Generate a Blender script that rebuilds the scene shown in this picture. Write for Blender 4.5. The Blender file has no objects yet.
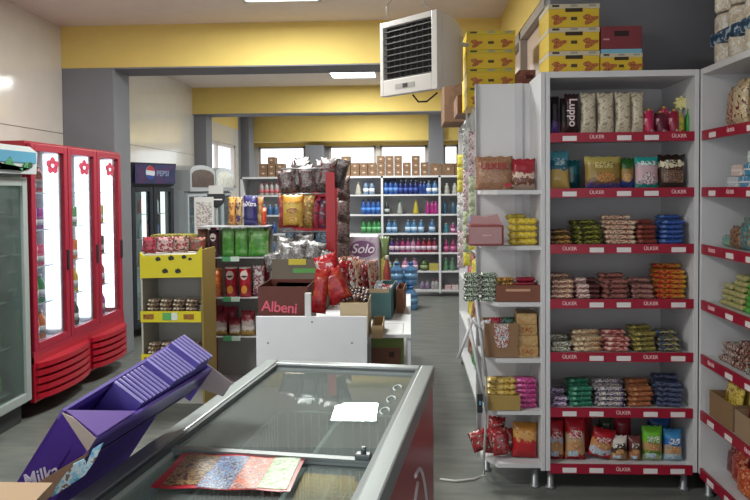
import bpy, bmesh, math, random
from mathutils import Vector, Matrix, noise
random.seed(7)
PI = math.pi
S = bpy.context.scene
C = S.collection
# ---------------------------------------------------------------- camera, world, exposure
F = 700.0; CX, CY = 375.0, 211.0; EYE = 1.5
YAW = math.atan(35/700); PIT = math.atan(.03); ROLL = .008
M = Matrix.Rotation(YAW, 3, 'Z') @ Matrix.Rotation(PI/2-PIT, 3, 'X') @ Matrix.Rotation(-ROLL, 3, 'Z')
cd = bpy.data.cameras.new('camera'); cam = bpy.data.objects.new('camera', cd); C.objects.link(cam)
cd.sensor_width = 36; cd.lens = 36*F/750; cd.shift_y = -39/750; cd.clip_start = .05
cam.matrix_world = Matrix.Translation((0, 0, EYE)) @ M.to_4x4()
S.camera = cam
S.view_settings.view_transform = 'Standard'; S.view_settings.look = 'None'
S.view_settings.gamma = 1; S.view_settings.use_curve_mapping = False
S.view_settings.exposure = 0.04
w = bpy.data.worlds.new('world'); S.world = w; w.use_nodes = True
w.node_tree.nodes['Background'].inputs[0].default_value = (.93, .97, 1, 1)
w.node_tree.nodes['Background'].inputs[1].default_value = 2.1
LAMP_W = 80.0        # watts of each ceiling lamp
LAMP_E = 5.0         # glow of its diffuser

def ray(x, y): return M @ Vector(((x-CX)/F, (CY-y)/F, -1))
def oy(x, y, Y):
    d = ray(x, y); t = Y/d.y; return Vector((d.x*t, Y, EYE+d.z*t))
def oz(x, y, Z):
    d = ray(x, y); t = (Z-EYE)/d.z; return Vector((d.x*t, d.y*t, Z))

# ---------------------------------------------------------------- materials
def lin(h):
    h = h.lstrip('#'); c = [int(h[i:i+2], 16)/255 for i in (0, 2, 4)]
    return tuple(v/12.92 if v <= .04045 else ((v+.055)/1.055)**2.4 for v in c)+(1,)
MC = {}
def mat(h, rough=.5, metal=0, emit=0, name=None, spec=.5, coat=0):
    k = (h, rough, metal, emit, spec, coat)
    if k in MC: return MC[k]
    m = bpy.data.materials.new(name or 'paint_'+h.strip('#')); m.use_nodes = True
    nt = m.node_tree; b = nt.nodes['Principled BSDF']
    b.inputs['Roughness'].default_value = rough; b.inputs['Metallic'].default_value = metal
    b.inputs['Specular IOR Level'].default_value = spec; b.inputs['Coat Weight'].default_value = coat
    # slight procedural mottling of the base colour
    tc = nt.nodes.new('ShaderNodeTexCoord'); n = nt.nodes.new('ShaderNodeTexNoise'); n.inputs['Scale'].default_value = 6
    mx = nt.nodes.new('ShaderNodeMix'); mx.data_type = 'RGBA'; c = lin(h)
    nt.links.new(tc.outputs['Object'], n.inputs['Vector']); nt.links.new(n.outputs['Fac'], mx.inputs[0])
    mx.inputs[6].default_value = tuple(v*.94 for v in c[:3])+(1,); mx.inputs[7].default_value = tuple(min(1, v*1.05) for v in c[:3])+(1,)
    nt.links.new(mx.outputs[2], b.inputs['Base Color'])
    if emit:
        b.inputs['Emission Color'].default_value = c; b.inputs['Emission Strength'].default_value = emit
    MC[k] = m; return m
def patt(cols, scale=25, rough=.35, bands=None, stretch=(1, 1, 1), metal=0):
    """printed wrapper: patches of the given colours"""
    k = ('p', tuple(cols), scale, rough, stretch, metal, tuple(bands or ()))
    if k in MC: return MC[k]
    m = bpy.data.materials.new('wrapper_'+cols[0].strip('#')); m.use_nodes = True
    nt = m.node_tree; b = nt.nodes['Principled BSDF']; b.inputs['Roughness'].default_value = rough; b.inputs['Metallic'].default_value = metal
    tc = nt.nodes.new('ShaderNodeTexCoord'); mp = nt.nodes.new('ShaderNodeMapping'); mp.inputs['Scale'].default_value = stretch
    n = nt.nodes.new('ShaderNodeTexNoise'); n.inputs['Scale'].default_value = scale*(3.2 if bands else 1.5); n.inputs['Detail'].default_value = 3; n.inputs['Roughness'].default_value = .6
    r = nt.nodes.new('ShaderNodeValToRGB'); r.color_ramp.interpolation = 'CONSTANT'
    nt.links.new(tc.outputs['Object'], mp.inputs[0]); nt.links.new(mp.outputs[0], n.inputs['Vector'])
    el = r.color_ramp.elements
    if bands:       # bands up the height of the pack, edges wobbling with the noise
        sep = nt.nodes.new('ShaderNodeSeparateXYZ'); nt.links.new(tc.outputs['Generated'], sep.inputs[0])
        ma = nt.nodes.new('ShaderNodeMath'); ma.operation = 'MULTIPLY_ADD'; ma.inputs[1].default_value = .5
        nt.links.new(n.outputs['Fac'], ma.inputs[0]); nt.links.new(sep.outputs['Z'], ma.inputs[2]); nt.links.new(ma.outputs[0], r.inputs[0])
        pos = [0]+[b_+.25 for b_ in bands]
    else:
        nt.links.new(n.outputs['Fac'], r.inputs[0]); L = len(cols)
        pos = [0]+[.5+(.5*(2*i/L-1))*.36 for i in range(1, L)]
    for i, c in enumerate(cols):
        if i < 2: e = el[i]; e.position = pos[i]
        else: e = el.new(min(1, pos[i]))
        e.color = lin(c)
    nt.links.new(r.outputs[0], b.inputs['Base Color'])
    MC[k] = m; return m
def glass(tint='#ffffff', ior=1.45, rough=0.0, name='glass', haze=0.0):
    k = ('g', tint, ior, rough, haze)
    if k in MC: return MC[k]
    m = bpy.data.materials.new(name); m.use_nodes = True; nt = m.node_tree; nt.nodes.clear()
    o = nt.nodes.new('ShaderNodeOutputMaterial'); t = nt.nodes.new('ShaderNodeBsdfTransparent'); g = nt.nodes.new('ShaderNodeBsdfGlossy')
    t.inputs[0].default_value = lin(tint); g.inputs['Roughness'].default_value = rough
    f = nt.nodes.new('ShaderNodeFresnel')          # the same reflectance on both faces of the pane
    ge = nt.nodes.new('ShaderNodeNewGeometry'); mi_ = nt.nodes.new('ShaderNodeMix'); mi_.inputs[2].default_value = ior; mi_.inputs[3].default_value = 1/ior
    nt.links.new(ge.outputs['Backfacing'], mi_.inputs[0]); nt.links.new(mi_.outputs[0], f.inputs[0])
    mx = nt.nodes.new('ShaderNodeMixShader'); nt.links.new(f.outputs[0], mx.inputs[0]); nt.links.new(t.outputs[0], mx.inputs[1]); nt.links.new(g.outputs[0], mx.inputs[2])
    out = mx
    if haze:
        d = nt.nodes.new('ShaderNodeBsdfDiffuse'); d.inputs[0].default_value = (.8, .85, .85, 1)
        m2 = nt.nodes.new('ShaderNodeMixShader'); m2.inputs[0].default_value = haze
        nt.links.new(mx.outputs[0], m2.inputs[1]); nt.links.new(d.outputs[0], m2.inputs[2]); out = m2
    nt.links.new(out.outputs[0], o.inputs[0]); MC[k] = m; return m
WHITE = mat('#d0cfd2', .45, name='white_laminate'); CARD = mat('#9a7658', .8, name='cardboard'); CARDD = mat('#7a5a44', .85)
RED = mat('#9c1230', .35, name='red_plastic'); CHROME = mat('#909296', .4, .6, name='chrome'); PAPER = mat('#e4dfe0', .6); DARK = mat('#222226', .5)
GREY = mat('#6f7073', .7, name='grey_paint')

# ---------------------------------------------------------------- mesh helpers
def box(bm, x0, x1, y0, y1, z0, z1, mi=0, bev=0):
    vs = [bm.verts.new((x, y, z)) for z in (z0, z1) for y in (y0, y1) for x in (x0, x1)]
    fs = [bm.faces.new([vs[i] for i in q]) for q in ((0, 2, 3, 1), (4, 5, 7, 6), (0, 1, 5, 4), (2, 6, 7, 3), (0, 4, 6, 2), (1, 3, 7, 5))]
    for f in fs: f.material_index = mi
    if bev:
        es = list({e for f in fs for e in f.edges}); r = bmesh.ops.bevel(bm, geom=es, offset=bev, segments=2, affect='EDGES', profile=.6)
        for f in r['faces']: f.material_index = mi
def lathe(bm, prof, c=(0, 0, 0), n=16, mi=0, sq=0):
    rings = []
    for r, z in prof:
        ring = []
        for i in range(n):
            a = 2*PI*i/n; ca, sa = math.cos(a), math.sin(a)
            k = 1/max(abs(ca), abs(sa))**sq if sq else 1
            ring.append(bm.verts.new((c[0]+r*k*ca, c[1]+r*k*sa, c[2]+z)))
        rings.append(ring)
    for a, b in zip(rings, rings[1:]):
        for i in range(n):
            f = bm.faces.new((a[i], a[(i+1) % n], b[(i+1) % n], b[i])); f.smooth = True; f.material_index = mi
    bm.faces.new(rings[0][::-1]).material_index = mi; bm.faces.new(rings[-1]).material_index = mi
def tube(bm, pts, r, n=8, mi=0):
    pts = [Vector(p) for p in pts]; rings = []
    for i, p in enumerate(pts):
        d = (pts[min(i+1, len(pts)-1)]-pts[max(i-1, 0)]).normalized()
        u = d.cross(Vector((0, 0, 1)) if abs(d.z) < .9 else Vector((1, 0, 0))).normalized(); v = d.cross(u)
        rings.append([bm.verts.new(p+u*r*math.cos(2*PI*k/n)+v*r*math.sin(2*PI*k/n)) for k in range(n)])
    for a, b in zip(rings, rings[1:]):
        for k in range(n):
            f = bm.faces.new((a[k], b[k], b[(k+1) % n], a[(k+1) % n])); f.smooth = n > 4; f.material_index = mi
    bm.faces.new(rings[0][::-1]); bm.faces.new(rings[-1])
def prism(bm, poly, d0, d1, ax='y', mi=0):
    """polygon given in the two other axes, extruded from d0 to d1 along ax"""
    def v(p, d): return {'y': (p[0], d, p[1]), 'z': (p[0], p[1], d), 'x': (d, p[0], p[1])}[ax]
    a = [bm.verts.new(v(p, d0)) for p in poly]; b = [bm.verts.new(v(p, d1)) for p in poly]; n = len(poly)
    fs = [bm.faces.new(a), bm.faces.new(b[::-1])]+[bm.faces.new((a[i], b[i], b[(i+1) % n], a[(i+1) % n])) for i in range(n)]
    for f in fs: f.material_index = mi
def NB(): return bmesh.new()
def me(name, bm, mats):
    bmesh.ops.recalc_face_normals(bm, faces=bm.faces[:])
    m = bpy.data.meshes.new(name); bm.to_mesh(m); bm.free()
    for x in (mats if isinstance(mats, (list, tuple)) else [mats]): m.materials.append(x)
    return m
def put(name, mesh, parent=None, loc=(0, 0, 0), rot=(0, 0, 0), label=None, cat=None, group=None, kind=None, scale=None):
    o = bpy.data.objects.new(name, mesh); C.objects.link(o); o.location = loc; o.rotation_euler = rot
    if parent: o.parent = parent
    if scale: o.scale = scale
    if label: o['label'] = label
    if cat: o['category'] = cat
    if group: o['group'] = group
    if kind: o['kind'] = kind
    return o
def ob(name, bm, mats, parent=None, **k): return put(name, me(name, bm, mats), parent, **k)
def bx(name, dims, m, parent=None, bev=0, **k):
    bm = NB(); box(bm, *dims, bev=bev); return ob(name, bm, m, parent, **k)
def thing(name, label, cat, loc=(0, 0, 0), rz=0, group=None):
    return put(name, None, None, loc, (0, 0, rz), label, cat, group)
def lettering(s, size, m, parent, loc, rot=(PI/2, 0, 0), ext=.0008, shear=0, name='lettering', space=1):
    cu = bpy.data.curves.new('t', 'FONT'); cu.body = s; cu.size = size; cu.align_x = 'CENTER'; cu.align_y = 'CENTER'; cu.extrude = ext; cu.shear = shear
    cu.offset = size*.012; cu.space_character = space
    o = bpy.data.objects.new('t', cu); C.objects.link(o)
    d = bpy.data.meshes.new_from_object(o.evaluated_get(bpy.context.evaluated_depsgraph_get())); d.materials.clear(); d.materials.append(m)
    bpy.data.objects.remove(o); bpy.data.curves.remove(cu)
    return put(name, d, parent, loc, rot)
MS = {}
def cached(key, fn):
    if key not in MS: MS[key] = fn()
    return MS[key]

# ---------------------------------------------------------------- structure
def struct(name, bm, m): return ob(name, bm, m, kind='structure')
def floor_mat():
    m = bpy.data.materials.new('grey_marbled_floor'); m.use_nodes = True; nt = m.node_tree; b = nt.nodes['Principled BSDF']
    tc = nt.nodes.new('ShaderNodeTexCoord'); mp = nt.nodes.new('ShaderNodeMapping'); mp.inputs['Scale'].default_value = (1.2, 5, 1)
    n = nt.nodes.new('ShaderNodeTexNoise'); n.inputs['Scale'].default_value = 3; n.inputs['Detail'].default_value = 6
    r = nt.nodes.new('ShaderNodeValToRGB'); r.color_ramp.elements[0].position = .35; r.color_ramp.elements[0].color = lin('#5f6260'); r.color_ramp.elements[1].position = .68; r.color_ramp.elements[1].color = lin('#777872')
    br = nt.nodes.new('ShaderNodeTexBrick'); br.inputs['Scale'].default_value = 1; br.inputs['Brick Width'].default_value = 2.0; br.inputs['Row Height'].default_value = 2.0; br.inputs['Mortar Size'].default_value = .003
    br.inputs['Color1'].default_value = br.inputs['Color2'].default_value = (1, 1, 1, 1); br.inputs['Mortar'].default_value = (.55, .55, .55, 1)
    mu = nt.nodes.new('ShaderNodeMix'); mu.data_type = 'RGBA'; mu.blend_type = 'MULTIPLY'; mu.inputs[0].default_value = 1
    L = nt.links.new
    L(tc.outputs['Object'], mp.inputs[0]); L(mp.outputs[0], n.inputs[0]); L(n.outputs[0], r.inputs[0]); L(tc.outputs['Object'], br.inputs[0])
    L(r.outputs[0], mu.inputs[6]); L(br.outputs[0], mu.inputs[7]); L(mu.outputs[2], b.inputs['Base Color'])
    b.inputs['Roughness'].default_value = .33; b.inputs['Specular IOR Level'].default_value = .4
    return m
XL = -3.08; XR = 1.82; YB = 13.7; ZC = 2.97
bm = NB(); box(bm, XL-.1, XR+.1, -1.6, YB+.1, -.1, 0); struct('floor', bm, floor_mat())
CEIL = mat('#e2d6cf', .9, name='ceiling_plaster')
bm = NB(); box(bm, XL-.1, XR+.1, -1.6, YB+.1, ZC, ZC+.1); struct('ceiling', bm, CEIL)
PANEL = mat('#d6d0c8', .12, name='glossy_wall_panel', coat=.3); YEL = mat('#d9be6c', .75, name='yellow_paint'); GRY = mat('#77777d', .75, name='grey_wall_paint'); PALE = mat('#c9c5c4', .6)
bm = NB(); box(bm, XL-.1, XL, -1.6, 10.0, 0, 2.02); box(bm, XL-.1, XL, -1.6, 10, 2.026, ZC); box(bm, XL-.12, XL-.01, -1.6, 10, 2.0, 2.05, 1)
box(bm, XL-.1, XL, 10, 12.5, 0, 1.55); box(bm, XL-.1, XL, 10, 12.5, 2.3, 2.6); box(bm, XL-.1, XL, 10, 12.5, 2.6, ZC, 2); box(bm, XL-.1, XL, 12.5, YB, 0, ZC, 3)
box(bm, XL-.1, XL, 10, 10.25, 1.55, 2.3); box(bm, XL-.1, XL, 12.3, 12.5, 1.55, 2.3)
struct('wall_left', bm, [PANEL, mat('#8a8782', .6), YEL, GRY])
# right: grey wall behind the snack shelving, then the recessed wall with windows
bm = NB(); box(bm, XR, XR+.1, -1.6, 4.05, 0, ZC); struct('wall_right', bm, GRY)
bm = NB(); box(bm, .785, XR+.1, 3.96, 4.1, 0, ZC); struct('wall_shelf_side', bm, GRY)
bm = NB(); box(bm, .785, .9, 4.1, 6.1, 0, 1.0); box(bm, .785, .9, 4.1, 6.1, 2.62, ZC, 1); box(bm, .785, .9, 6.1, 6.5, 0, 2.6, 2); box(bm, .785, .9, 6.1, 10.0, 2.6, ZC, 1)
box(bm, .785, .9, 6.5, 10.0, 0, 2.6)
box(bm, .9, 1.25, 9.9, 10.0, 0, ZC); box(bm, 1.15, 1.25, 10.0, YB, 0, ZC)
struct('wall_right_rear', bm, [PALE, YEL, GRY])
bm = NB()
wins = [(-2.98, -2.05), (-1.58, -.66), (-.58, .34), (.66, .95)]
zs, zt = 1.55, 2.37
xs = [XL-.1]+[v for p in wins for v in p]+[1.25]
for i in range(0, len(xs), 2): box(bm, xs[i], xs[i+1], YB, YB+.15, 0, zt, 2 if i in (2,) else 0)
for a, b in wins: box(bm, a, b, YB, YB+.15, 0, zs)
box(bm, XL-.1, 1.25, YB, YB+.15, zt, ZC, 1)
struct('wall_back', bm, [PALE, YEL, GRY])
PANE = glass('#fbfdff', 1.2)
for i, (a, b) in enumerate(wins):
    bm = NB()
    for q in ((a, a+.04, zs, zt), (b-.04, b, zs, zt), (a, b, zs, zs+.04), (a, b, zt-.04, zt)): box(bm, q[0], q[1], YB+.02, YB+.08, q[2], q[3])
    f = struct('window_%d' % (i+1), bm, mat('#b9aca6', .5)); bx('pane', (a+.04, b-.04, YB+.045, YB+.05, zs+.04, zt-.04), PANE, f)
bm = NB()
for q in ((10.25, 10.3, 1.55, 2.3), (12.25, 12.3, 1.55, 2.3), (10.25, 12.3, 1.55, 1.6), (10.25, 12.3, 2.25, 2.3), (11.2, 11.24, 1.55, 2.3)): box(bm, XL-.08, XL-.02, *q)
f = struct('window_5', bm, mat('#c9bdb6', .5)); bx('pane', (XL-.055, XL-.05, 10.3, 12.25, 1.6, 2.25), PANE, f)
bm = NB()
for q in ((4.1, 4.16, 1.0, 2.62), (6.04, 6.1, 1.0, 2.62), (4.1, 6.1, 1.0, 1.06), (4.1, 6.1, 2.56, 2.62), (5.05, 5.11, 1, 2.62)): box(bm, .79, .87, *q)
f = struct('window_6', bm, mat('#a39c98', .5)); bx('pane', (.84, .85, 4.16, 6.04, 1.06, 2.56), mat('#c9b4a6', .4, name='frosted_film'), f)
def pillar(n, x0, x1, y0, y1, z1=2.6, m=GRY):
    bm = NB(); box(bm, x0, x1, y0, y1, 0, z1, bev=.01); struct('column_%d' % n, bm, m)
pillar(1, XL, -2.61, 6.1, 6.45); pillar(2, XL, -2.9, 9.9, 10.2); pillar(3, XL, -2.93, 12.7, 13.1, ZC); pillar(4, -2.0, -1.66, 13.35, YB, 2.37); pillar(5, .36, .64, 13.2, YB, ZC)
def beam(n, x0, x1, y0, y1, z0, under=GRY):
    bm = NB(); box(bm, x0, x1, y0, y1, z0, ZC, 0); box(bm, x0, x1, y0+.002, y1-.002, z0-.012, z0+.001, 1); struct('beam_%d' % n, bm, [YEL, under])
beam(1, XL, .785, 6.1, 6.5, 2.6); beam(2, XL, .785, 9.85, 10.2, 2.6); beam(3, XL, 1.15, 13.3, YB, 2.45, YEL)
# shop front behind the camera: low wall, lintel and glazing bars
bm = NB(); box(bm, XL-.1, XR+.1, -1.7, -1.6, 0, .35); box(bm, XL-.1, XR+.1, -1.7, -1.6, 2.45, ZC+.1)
for x in (XL-.1, -1.3, .35, XR-.05): box(bm, x, x+.12, -1.7, -1.6, .35, 2.45)
struct('wall_front', bm, mat('#a9a49e', .6))
bx('baseboard_left', (XL, XL+.015, -1.6, 12.6, 0, .08), mat('#8f8f8f', .5), kind='structure')

# ---------------------------------------------------------------- ceiling lamps
def lamp(x, y, lab, wx=.6, wy=.75):
    t = thing('ceiling_lamp', lab, 'lamp', (x, y, ZC), 0, 'ceiling lamps')
    bm = NB()
    for q in ((-wx/2, wx/2, -wy/2, -wy/2+.025), (-wx/2, wx/2, wy/2-.025, wy/2), (-wx/2, -wx/2+.025, -wy/2, wy/2), (wx/2-.025, wx/2, -wy/2, wy/2)): box(bm, *q, -.03, -.001)
    ob('frame', bm, mat('#c9c9c9', .4), t)
    bx('diffuser', (-wx/2+.025, wx/2-.025, -wy/2+.025, wy/2-.025, -.02, -.012), mat('#f2fff8', .5, 0, LAMP_E, name='lamp_diffuser'), t)
    l = bpy.data.lights.new('lamp_light', 'AREA'); l.shape = 'RECTANGLE'; l.size = wx-.06; l.size_y = wy-.06; l.energy = LAMP_W; l.color = (.97, 1, .95)
    o = put('lamp_light', l, t, (0, 0, -.035)); return t
lamp(-.96, 4.98, 'square fluorescent ceiling lamp in front of the first yellow beam')
lamp(-.70, 8.68, 'square fluorescent ceiling lamp glowing between the two yellow beams')
lamp(-1.9, 1.6, 'square fluorescent ceiling lamp above the freezer aisle')
lamp(-.7, 12.0, 'square fluorescent ceiling lamp near the back windows')

# ---------------------------------------------------------------- wrappers, bars, bottles
def pillow_mesh(w, h, d, m, seed=0):
    def fn():
        bm = NB(); nx, ny = 10, 12; rnd = random.Random(seed); G = {}
        for s in (1, -1):
            for j in range(ny+1):
                for i in range(nx+1):
                    u = 2*i/nx-1; v = j/ny
                    if v in (0, 1) or abs(u) == 1: e = .0015
                    else:
                        e = d/2*(1-abs(u)**3)**.5*(max(0, 1-abs(2*v-1)**5))**.5
                        if j in (1, ny-1): e = .004
                        e += rnd.uniform(-.08, .08)*d*.5
                    ww = w/2*(1-.05*math.sin(PI*v)); z = h*v+(.004*math.sin(i*2.1) if v == 1 else 0)
                    G[s, i, j] = bm.verts.new((u*ww, -s*e, z))
        for s in (1, -1):
            for j in range(ny):
                for i in range(nx):
                    f = bm.faces.new((G[s, i, j], G[s, i+1, j], G[s, i+1, j+1], G[s, i, j+1])); f.smooth = True
        for i in range(nx):
            for j in (0, ny): bm.faces.new((G[1, i, j], G[-1, i, j], G[-1, i+1, j], G[1, i+1, j]))
        for j in range(ny):
            for i in (0, nx): bm.faces.new((G[1, i, j], G[1, i, j+1], G[-1, i, j+1], G[-1, i, j]))
        return me('bag', bm, m)
    return cached(('pil', round(w, 3), round(h, 3), round(d, 3), m.name, seed), fn)
def bag(x, y, z, w, h, d, m, label, cat='snack bag', group=None, rot=(0, 0, 0), name='snack_bag', seed=0):
    return put(name, pillow_mesh(w, h, d, m, seed), None, (x, y, z+.0015+abs(math.sin(rot[1]))*w/2), rot, label, cat, group)
def picture(o, w, h, d, u0, u1, v0, v1, m, name='printed_picture', oval=False):
    bm = NB(); n = 10; g = []
    for i in range(n+1):
        row_ = []
        for j in range(n+1):
            a, b = 2*i/n-1, 2*j/n-1
            if oval: a, b = a*math.sqrt(1-b*b/2), b*math.sqrt(1-a*a/2)
            u = (u0+u1)/2+(u1-u0)/2*a; v = (v0+v1)/2+(v1-v0)/2*b
            e = d/2*(1-abs(u)**3)**.5*(max(0, 1-abs(2*v-1)**5))**.5*1.03+.0035
            row_.append(bm.verts.new((u*w/2, -e, h*v)))
        g.append(row_)
    for i in range(n):
        for j in range(n): bm.faces.new((g[i][j], g[i+1][j], g[i+1][j+1], g[i][j+1])).smooth = True
    r_ = bmesh.ops.extrude_face_region(bm, geom=bm.faces[:]); bmesh.ops.translate(bm, vec=(0, .0015, 0), verts=[v for v in r_['geom'] if isinstance(v, bmesh.types.BMVert)])
    return ob(name, bm, m, o)
def bar_mesh(L, W, T, m, seed=0):
    """flow-wrapped bar lying along x with crimped ends, base at z 0"""
    def fn():
        bm = NB(); rnd = random.Random(seed); us = [0, .045, .075, .15, .3, .45, .6, .75, .86, .925, .955, 1]; n = len(us)-1; st = []
        for i, u in enumerate(us):
            x = (u-.5)*L
            if i in (0, n): hw, ht = .5*W, T*.12
            elif i in (1, n-1): hw, ht = .49*W, T*.14
            else: hw, ht = W*.48*(1+rnd.uniform(-.03, .02)), T*.48*(1+rnd.uniform(-.07, .03))
            k = [(-hw, 0), (-hw*.9, ht*.9), (0, ht), (hw*.9, ht*.9), (hw, 0), (hw*.9, -ht*.95), (-hw*.9, -ht*.95)]
            st.append([bm.verts.new((x, a, T/2+b)) for a, b in k])
        for a, b in zip(st, st[1:]):
            for k in range(7):
                f = bm.faces.new((a[k], a[(k+1) % 7], b[(k+1) % 7], b[k])); f.smooth = True
        bm.faces.new(st[0]); bm.faces.new(st[-1][::-1])
        return me('bar', bm, m)
    return cached(('bar', round(L, 3), round(W, 3), round(T, 3), m.name, seed), fn)
ORD = ['lowest', 'second from bottom', 'third from bottom', 'fourth from bottom', 'fifth from bottom', 'sixth from bottom', 'seventh from bottom', 'eighth from bottom', 'ninth from bottom', 'tenth from bottom']
def pile(x0, x1, y, z, h, m, desc, place, cat='snack bar', name='snack_bar', T=.026, W=.06, back=True, axis='x', skew=0.0, grp=None, rz=0.0):
    """stack of wrapped bars with ragged edges; a second stack behind reaches one bar higher"""
    n = max(1, round(h/T)); L = (x1-x0); rnd = random.Random(int(x0*1000+z*977))
    mesh = bar_mesh(L*.96 if axis == 'x' else .13, W*.95, T*.97, m, 1)
    for c in range(2 if back else 1):
        nn = n-1 if (c == 0 and back and n > 2) else n
        for k in range(nn):
            lab = '%s, %s%s, %s' % (desc, 'rear row, ' if c else '', 'topmost' if k == nn-1 and nn > 1 else ORD[k], place)
            dx = rnd.uniform(-.006, .006)+skew*k; dy = c*(W*1.02)+k*.004
            if axis == 'x': loc, r = ((x0+x1)/2+dx, y+W/2+dy, z+.0015+k*T), rz+rnd.uniform(-.05, .05)
            else: loc, r = (y+dy+W/2, (x0+x1)/2+dx, z+k*T), PI/2+rz+rnd.uniform(-.05, .05)
            put(name, mesh, None, loc, (.0, 0, r), lab, cat, grp or '%s in the %s' % (desc, place))
def carton_mesh(w, d, h, m):
    def fn():
        bm = NB(); t = .004
        box(bm, -w/2, w/2, 0, d, 0, t); box(bm, -w/2, w/2, 0, t, t, h); box(bm, -w/2, w/2, d-t, d, t, h); box(bm, -w/2, -w/2+t, t, d-t, t, h); box(bm, w/2-t, w/2, t, d-t, t, h)
        return me('tray', bm, m)
    return cached(('ct', w, d, h, m.name), fn)
def shut_box(w, d, h, m, name='carton', tape=None):
    def fn():
        bm = NB(); box(bm, -w/2, w/2, 0, d, 0, h, bev=min(.004, w*.04))
        if tape: box(bm, -w*.5, w*.5, -.001, .001, h*.44, h*.56, 1)
        return me(name, bm, [m]+([tape] if tape else []))
    return cached(('sb', w, d, h, m.name, bool(tape)), fn)
def bottle_mesh(r, h, m, kind):
    def fn():
        bm = NB()
        P = {'round': [(r*.9, 0), (r, .02*h), (r, .55*h), (r*.92, .66*h), (r*.45, .84*h), (r*.36, .88*h), (r*.36, .93*h)],
             'waist': [(r*.85, 0), (r, .04*h), (r*.95, .3*h), (r*.75, .48*h), (r*.9, .62*h), (r*.6, .8*h), (r*.35, .88*h), (r*.33, .93*h)],
             'can': [(r*.85, 0), (r, .05*h), (r, .92*h), (r*.85, .96*h), (r*.85, .965*h)],
             'tube': [(r*.95, 0), (r, .02*h), (r, .88*h), (r*.5, .91*h)],
             'cone': [(r, 0), (r, .12*h), (r*.8, .4*h), (r*.45, .8*h), (r*.33, .88*h), (r*.33, .92*h)]}[kind]
        lathe(bm, P, n=12); return me('bottle', bm, m)
    return cached(('bo', r, h, m.name, kind), fn)
def bottle(x, y, z, r, h, col, capc, label, kind='round', group=None, name='bottle', cat='bottle', lab_c=None):
    t = put(name, bottle_mesh(r, h, col, kind), None, (x, y, z), (0, 0, 0), label, cat, group)
    if kind != 'can':
        def fc():
            bm = NB(); lathe(bm, [(r*.42, h*.91), (r*.42, h*.985), (r*.36, h)], n=10); return me('cap', bm, capc)
        put('cap', cached(('cap', r, h, capc.name), fc), t)
    if lab_c:
        def fl():
            bm = NB(); lathe(bm, [(r*1.012, h*.18), (r*1.012, h*.45)], n=12); return me('paper_label', bm, lab_c)
        put('paper_label', cached(('lb', r, h, lab_c.name), fl), t)
    return t

# ---------------------------------------------------------------- main snack shelving
LEV = [1.768, 1.497, 1.222, .952, .688, .412, .13]       # shelf tops
NAMES = ['top shelf', 'second shelf', 'third shelf', 'fourth shelf', 'fifth shelf', 'sixth shelf', 'bottom shelf']
def shelf_unit(label, x0, x1, yf, yb, top, levels, loc_rot=None, rail=True, left_side=True):
    """built in its own frame: front at y=yf facing -y"""
    t = thing('shelving_unit', label, 'shelving', *(loc_rot or ((0, 0, 0), 0)))
    tk = .022
    if left_side: bx('side_panel', (x0, x0+tk, yf, yb, .1, top), WHITE, t, .002)
    bx('side_panel', (x1-tk, x1, yf, yb, .1, top), WHITE, t, .002)
    bx('back_panel', (x0+tk, x1-tk, yb-.012, yb, .1, top), mat('#bdb9ba', .6), t)
    bx('top_panel', (x0+tk, x1-tk, yf, yb-.012, top-.03, top), WHITE, t, .002)
    for z in levels:
        bx('shelf', (x0+tk, x1-tk, yf+.012, yb-.012, z-.02, z-.0015), WHITE, t)
        if rail:
            r = bx('price_rail', (x0+tk, x1-tk, yf-.001, yf+.011, z-.042, z+.004), RED, t)
            n = 5; st = (x1-x0-.08)/n; rn = random.Random(int(z*100))
            for k in range(n):
                cx = x0+.05+st*(k+.5); 
                if (k+int(z*10)) % 3:
                    bm = NB(); a = cx+.0; box(bm, a-.034, a+.034, yf-.0035, yf-.001, z-.036, z-.012); ob('price_label', bm, PAPER, r, rot=(0, 0, 0))
                else: lettering('ÜLKER', .024, mat('#f0c8cc', .5), r, (cx, yf-.0018, z-.018))
    for (lx, ly) in ((x0+.03, yf+.04), (x1-.05, yf+.04), (x0+.03, yb-.06), (x1-.05, yb-.06)):
        bm = NB(); lathe(bm, [(.024, 0), (.024, .01), (.017, .014), (.017, .1)], (lx, ly, 0)); ob('leg', bm, CHROME, t)
    return t
shelf_unit('tall white shelving unit facing the camera with red price rails and rows of snacks', .665, 1.4, 3.47, 3.93, 2.07, LEV)
# right unit: local x runs toward the camera along the wall, its front faces -x
def U(x0, x1): return
shelf_unit('tall white shelving unit along the right wall, red price rails seen at an angle', 0, 1.0, 0, .39, 2.07, LEV, ((1.404, 3.47, 0), -PI/2))
# end unit without price rails, chamfered shelves
EL = [1.495, 1.22, .94, .66, .40, .134]
t = thing('shelving_unit', 'narrow white end shelving unit left of the wide one, with corner-cut shelves', 'shelving', (0, 0, 0))
bx('back_panel', (.36, .642, 3.78, 3.8, .12, 2.06), WHITE, t); bx('back_post', (.565, .60, 3.765, 3.78, .15, 2.06), mat('#c2c1c6', .4), t)
bx('side_panel', (.642, .663, 3.47, 3.8, .1, 2.07), WHITE, t, .002)
bm = NB(); box(bm, .352, .36, 3.76, 3.8, .05, 2.06); ob('side_post', bm, mat('#9a9a9c', .4), t)
for z in EL:
    bm = NB(); prism(bm, [(.642, 3.475), (.43, 3.475), (.36, 3.60), (.36, 3.78), (.642, 3.78)], z-.022, z-.0015, 'z'); ob('shelf', bm, WHITE, t)
for lx, ly in ((.40, 3.72), (.62, 3.52)):
    bm = NB(); lathe(bm, [(.024, 0), (.024, .01), (.017, .014), (.017, .112)], (lx, ly, 0)); ob('leg', bm, CHROME, t)

def X(px, Y, py=250): return oy(px, py, Y).x
def Z(py, Y, px=600): return oy(px, py, Y).z
YF = 3.50
WU = 'of the wide unit'
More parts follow.
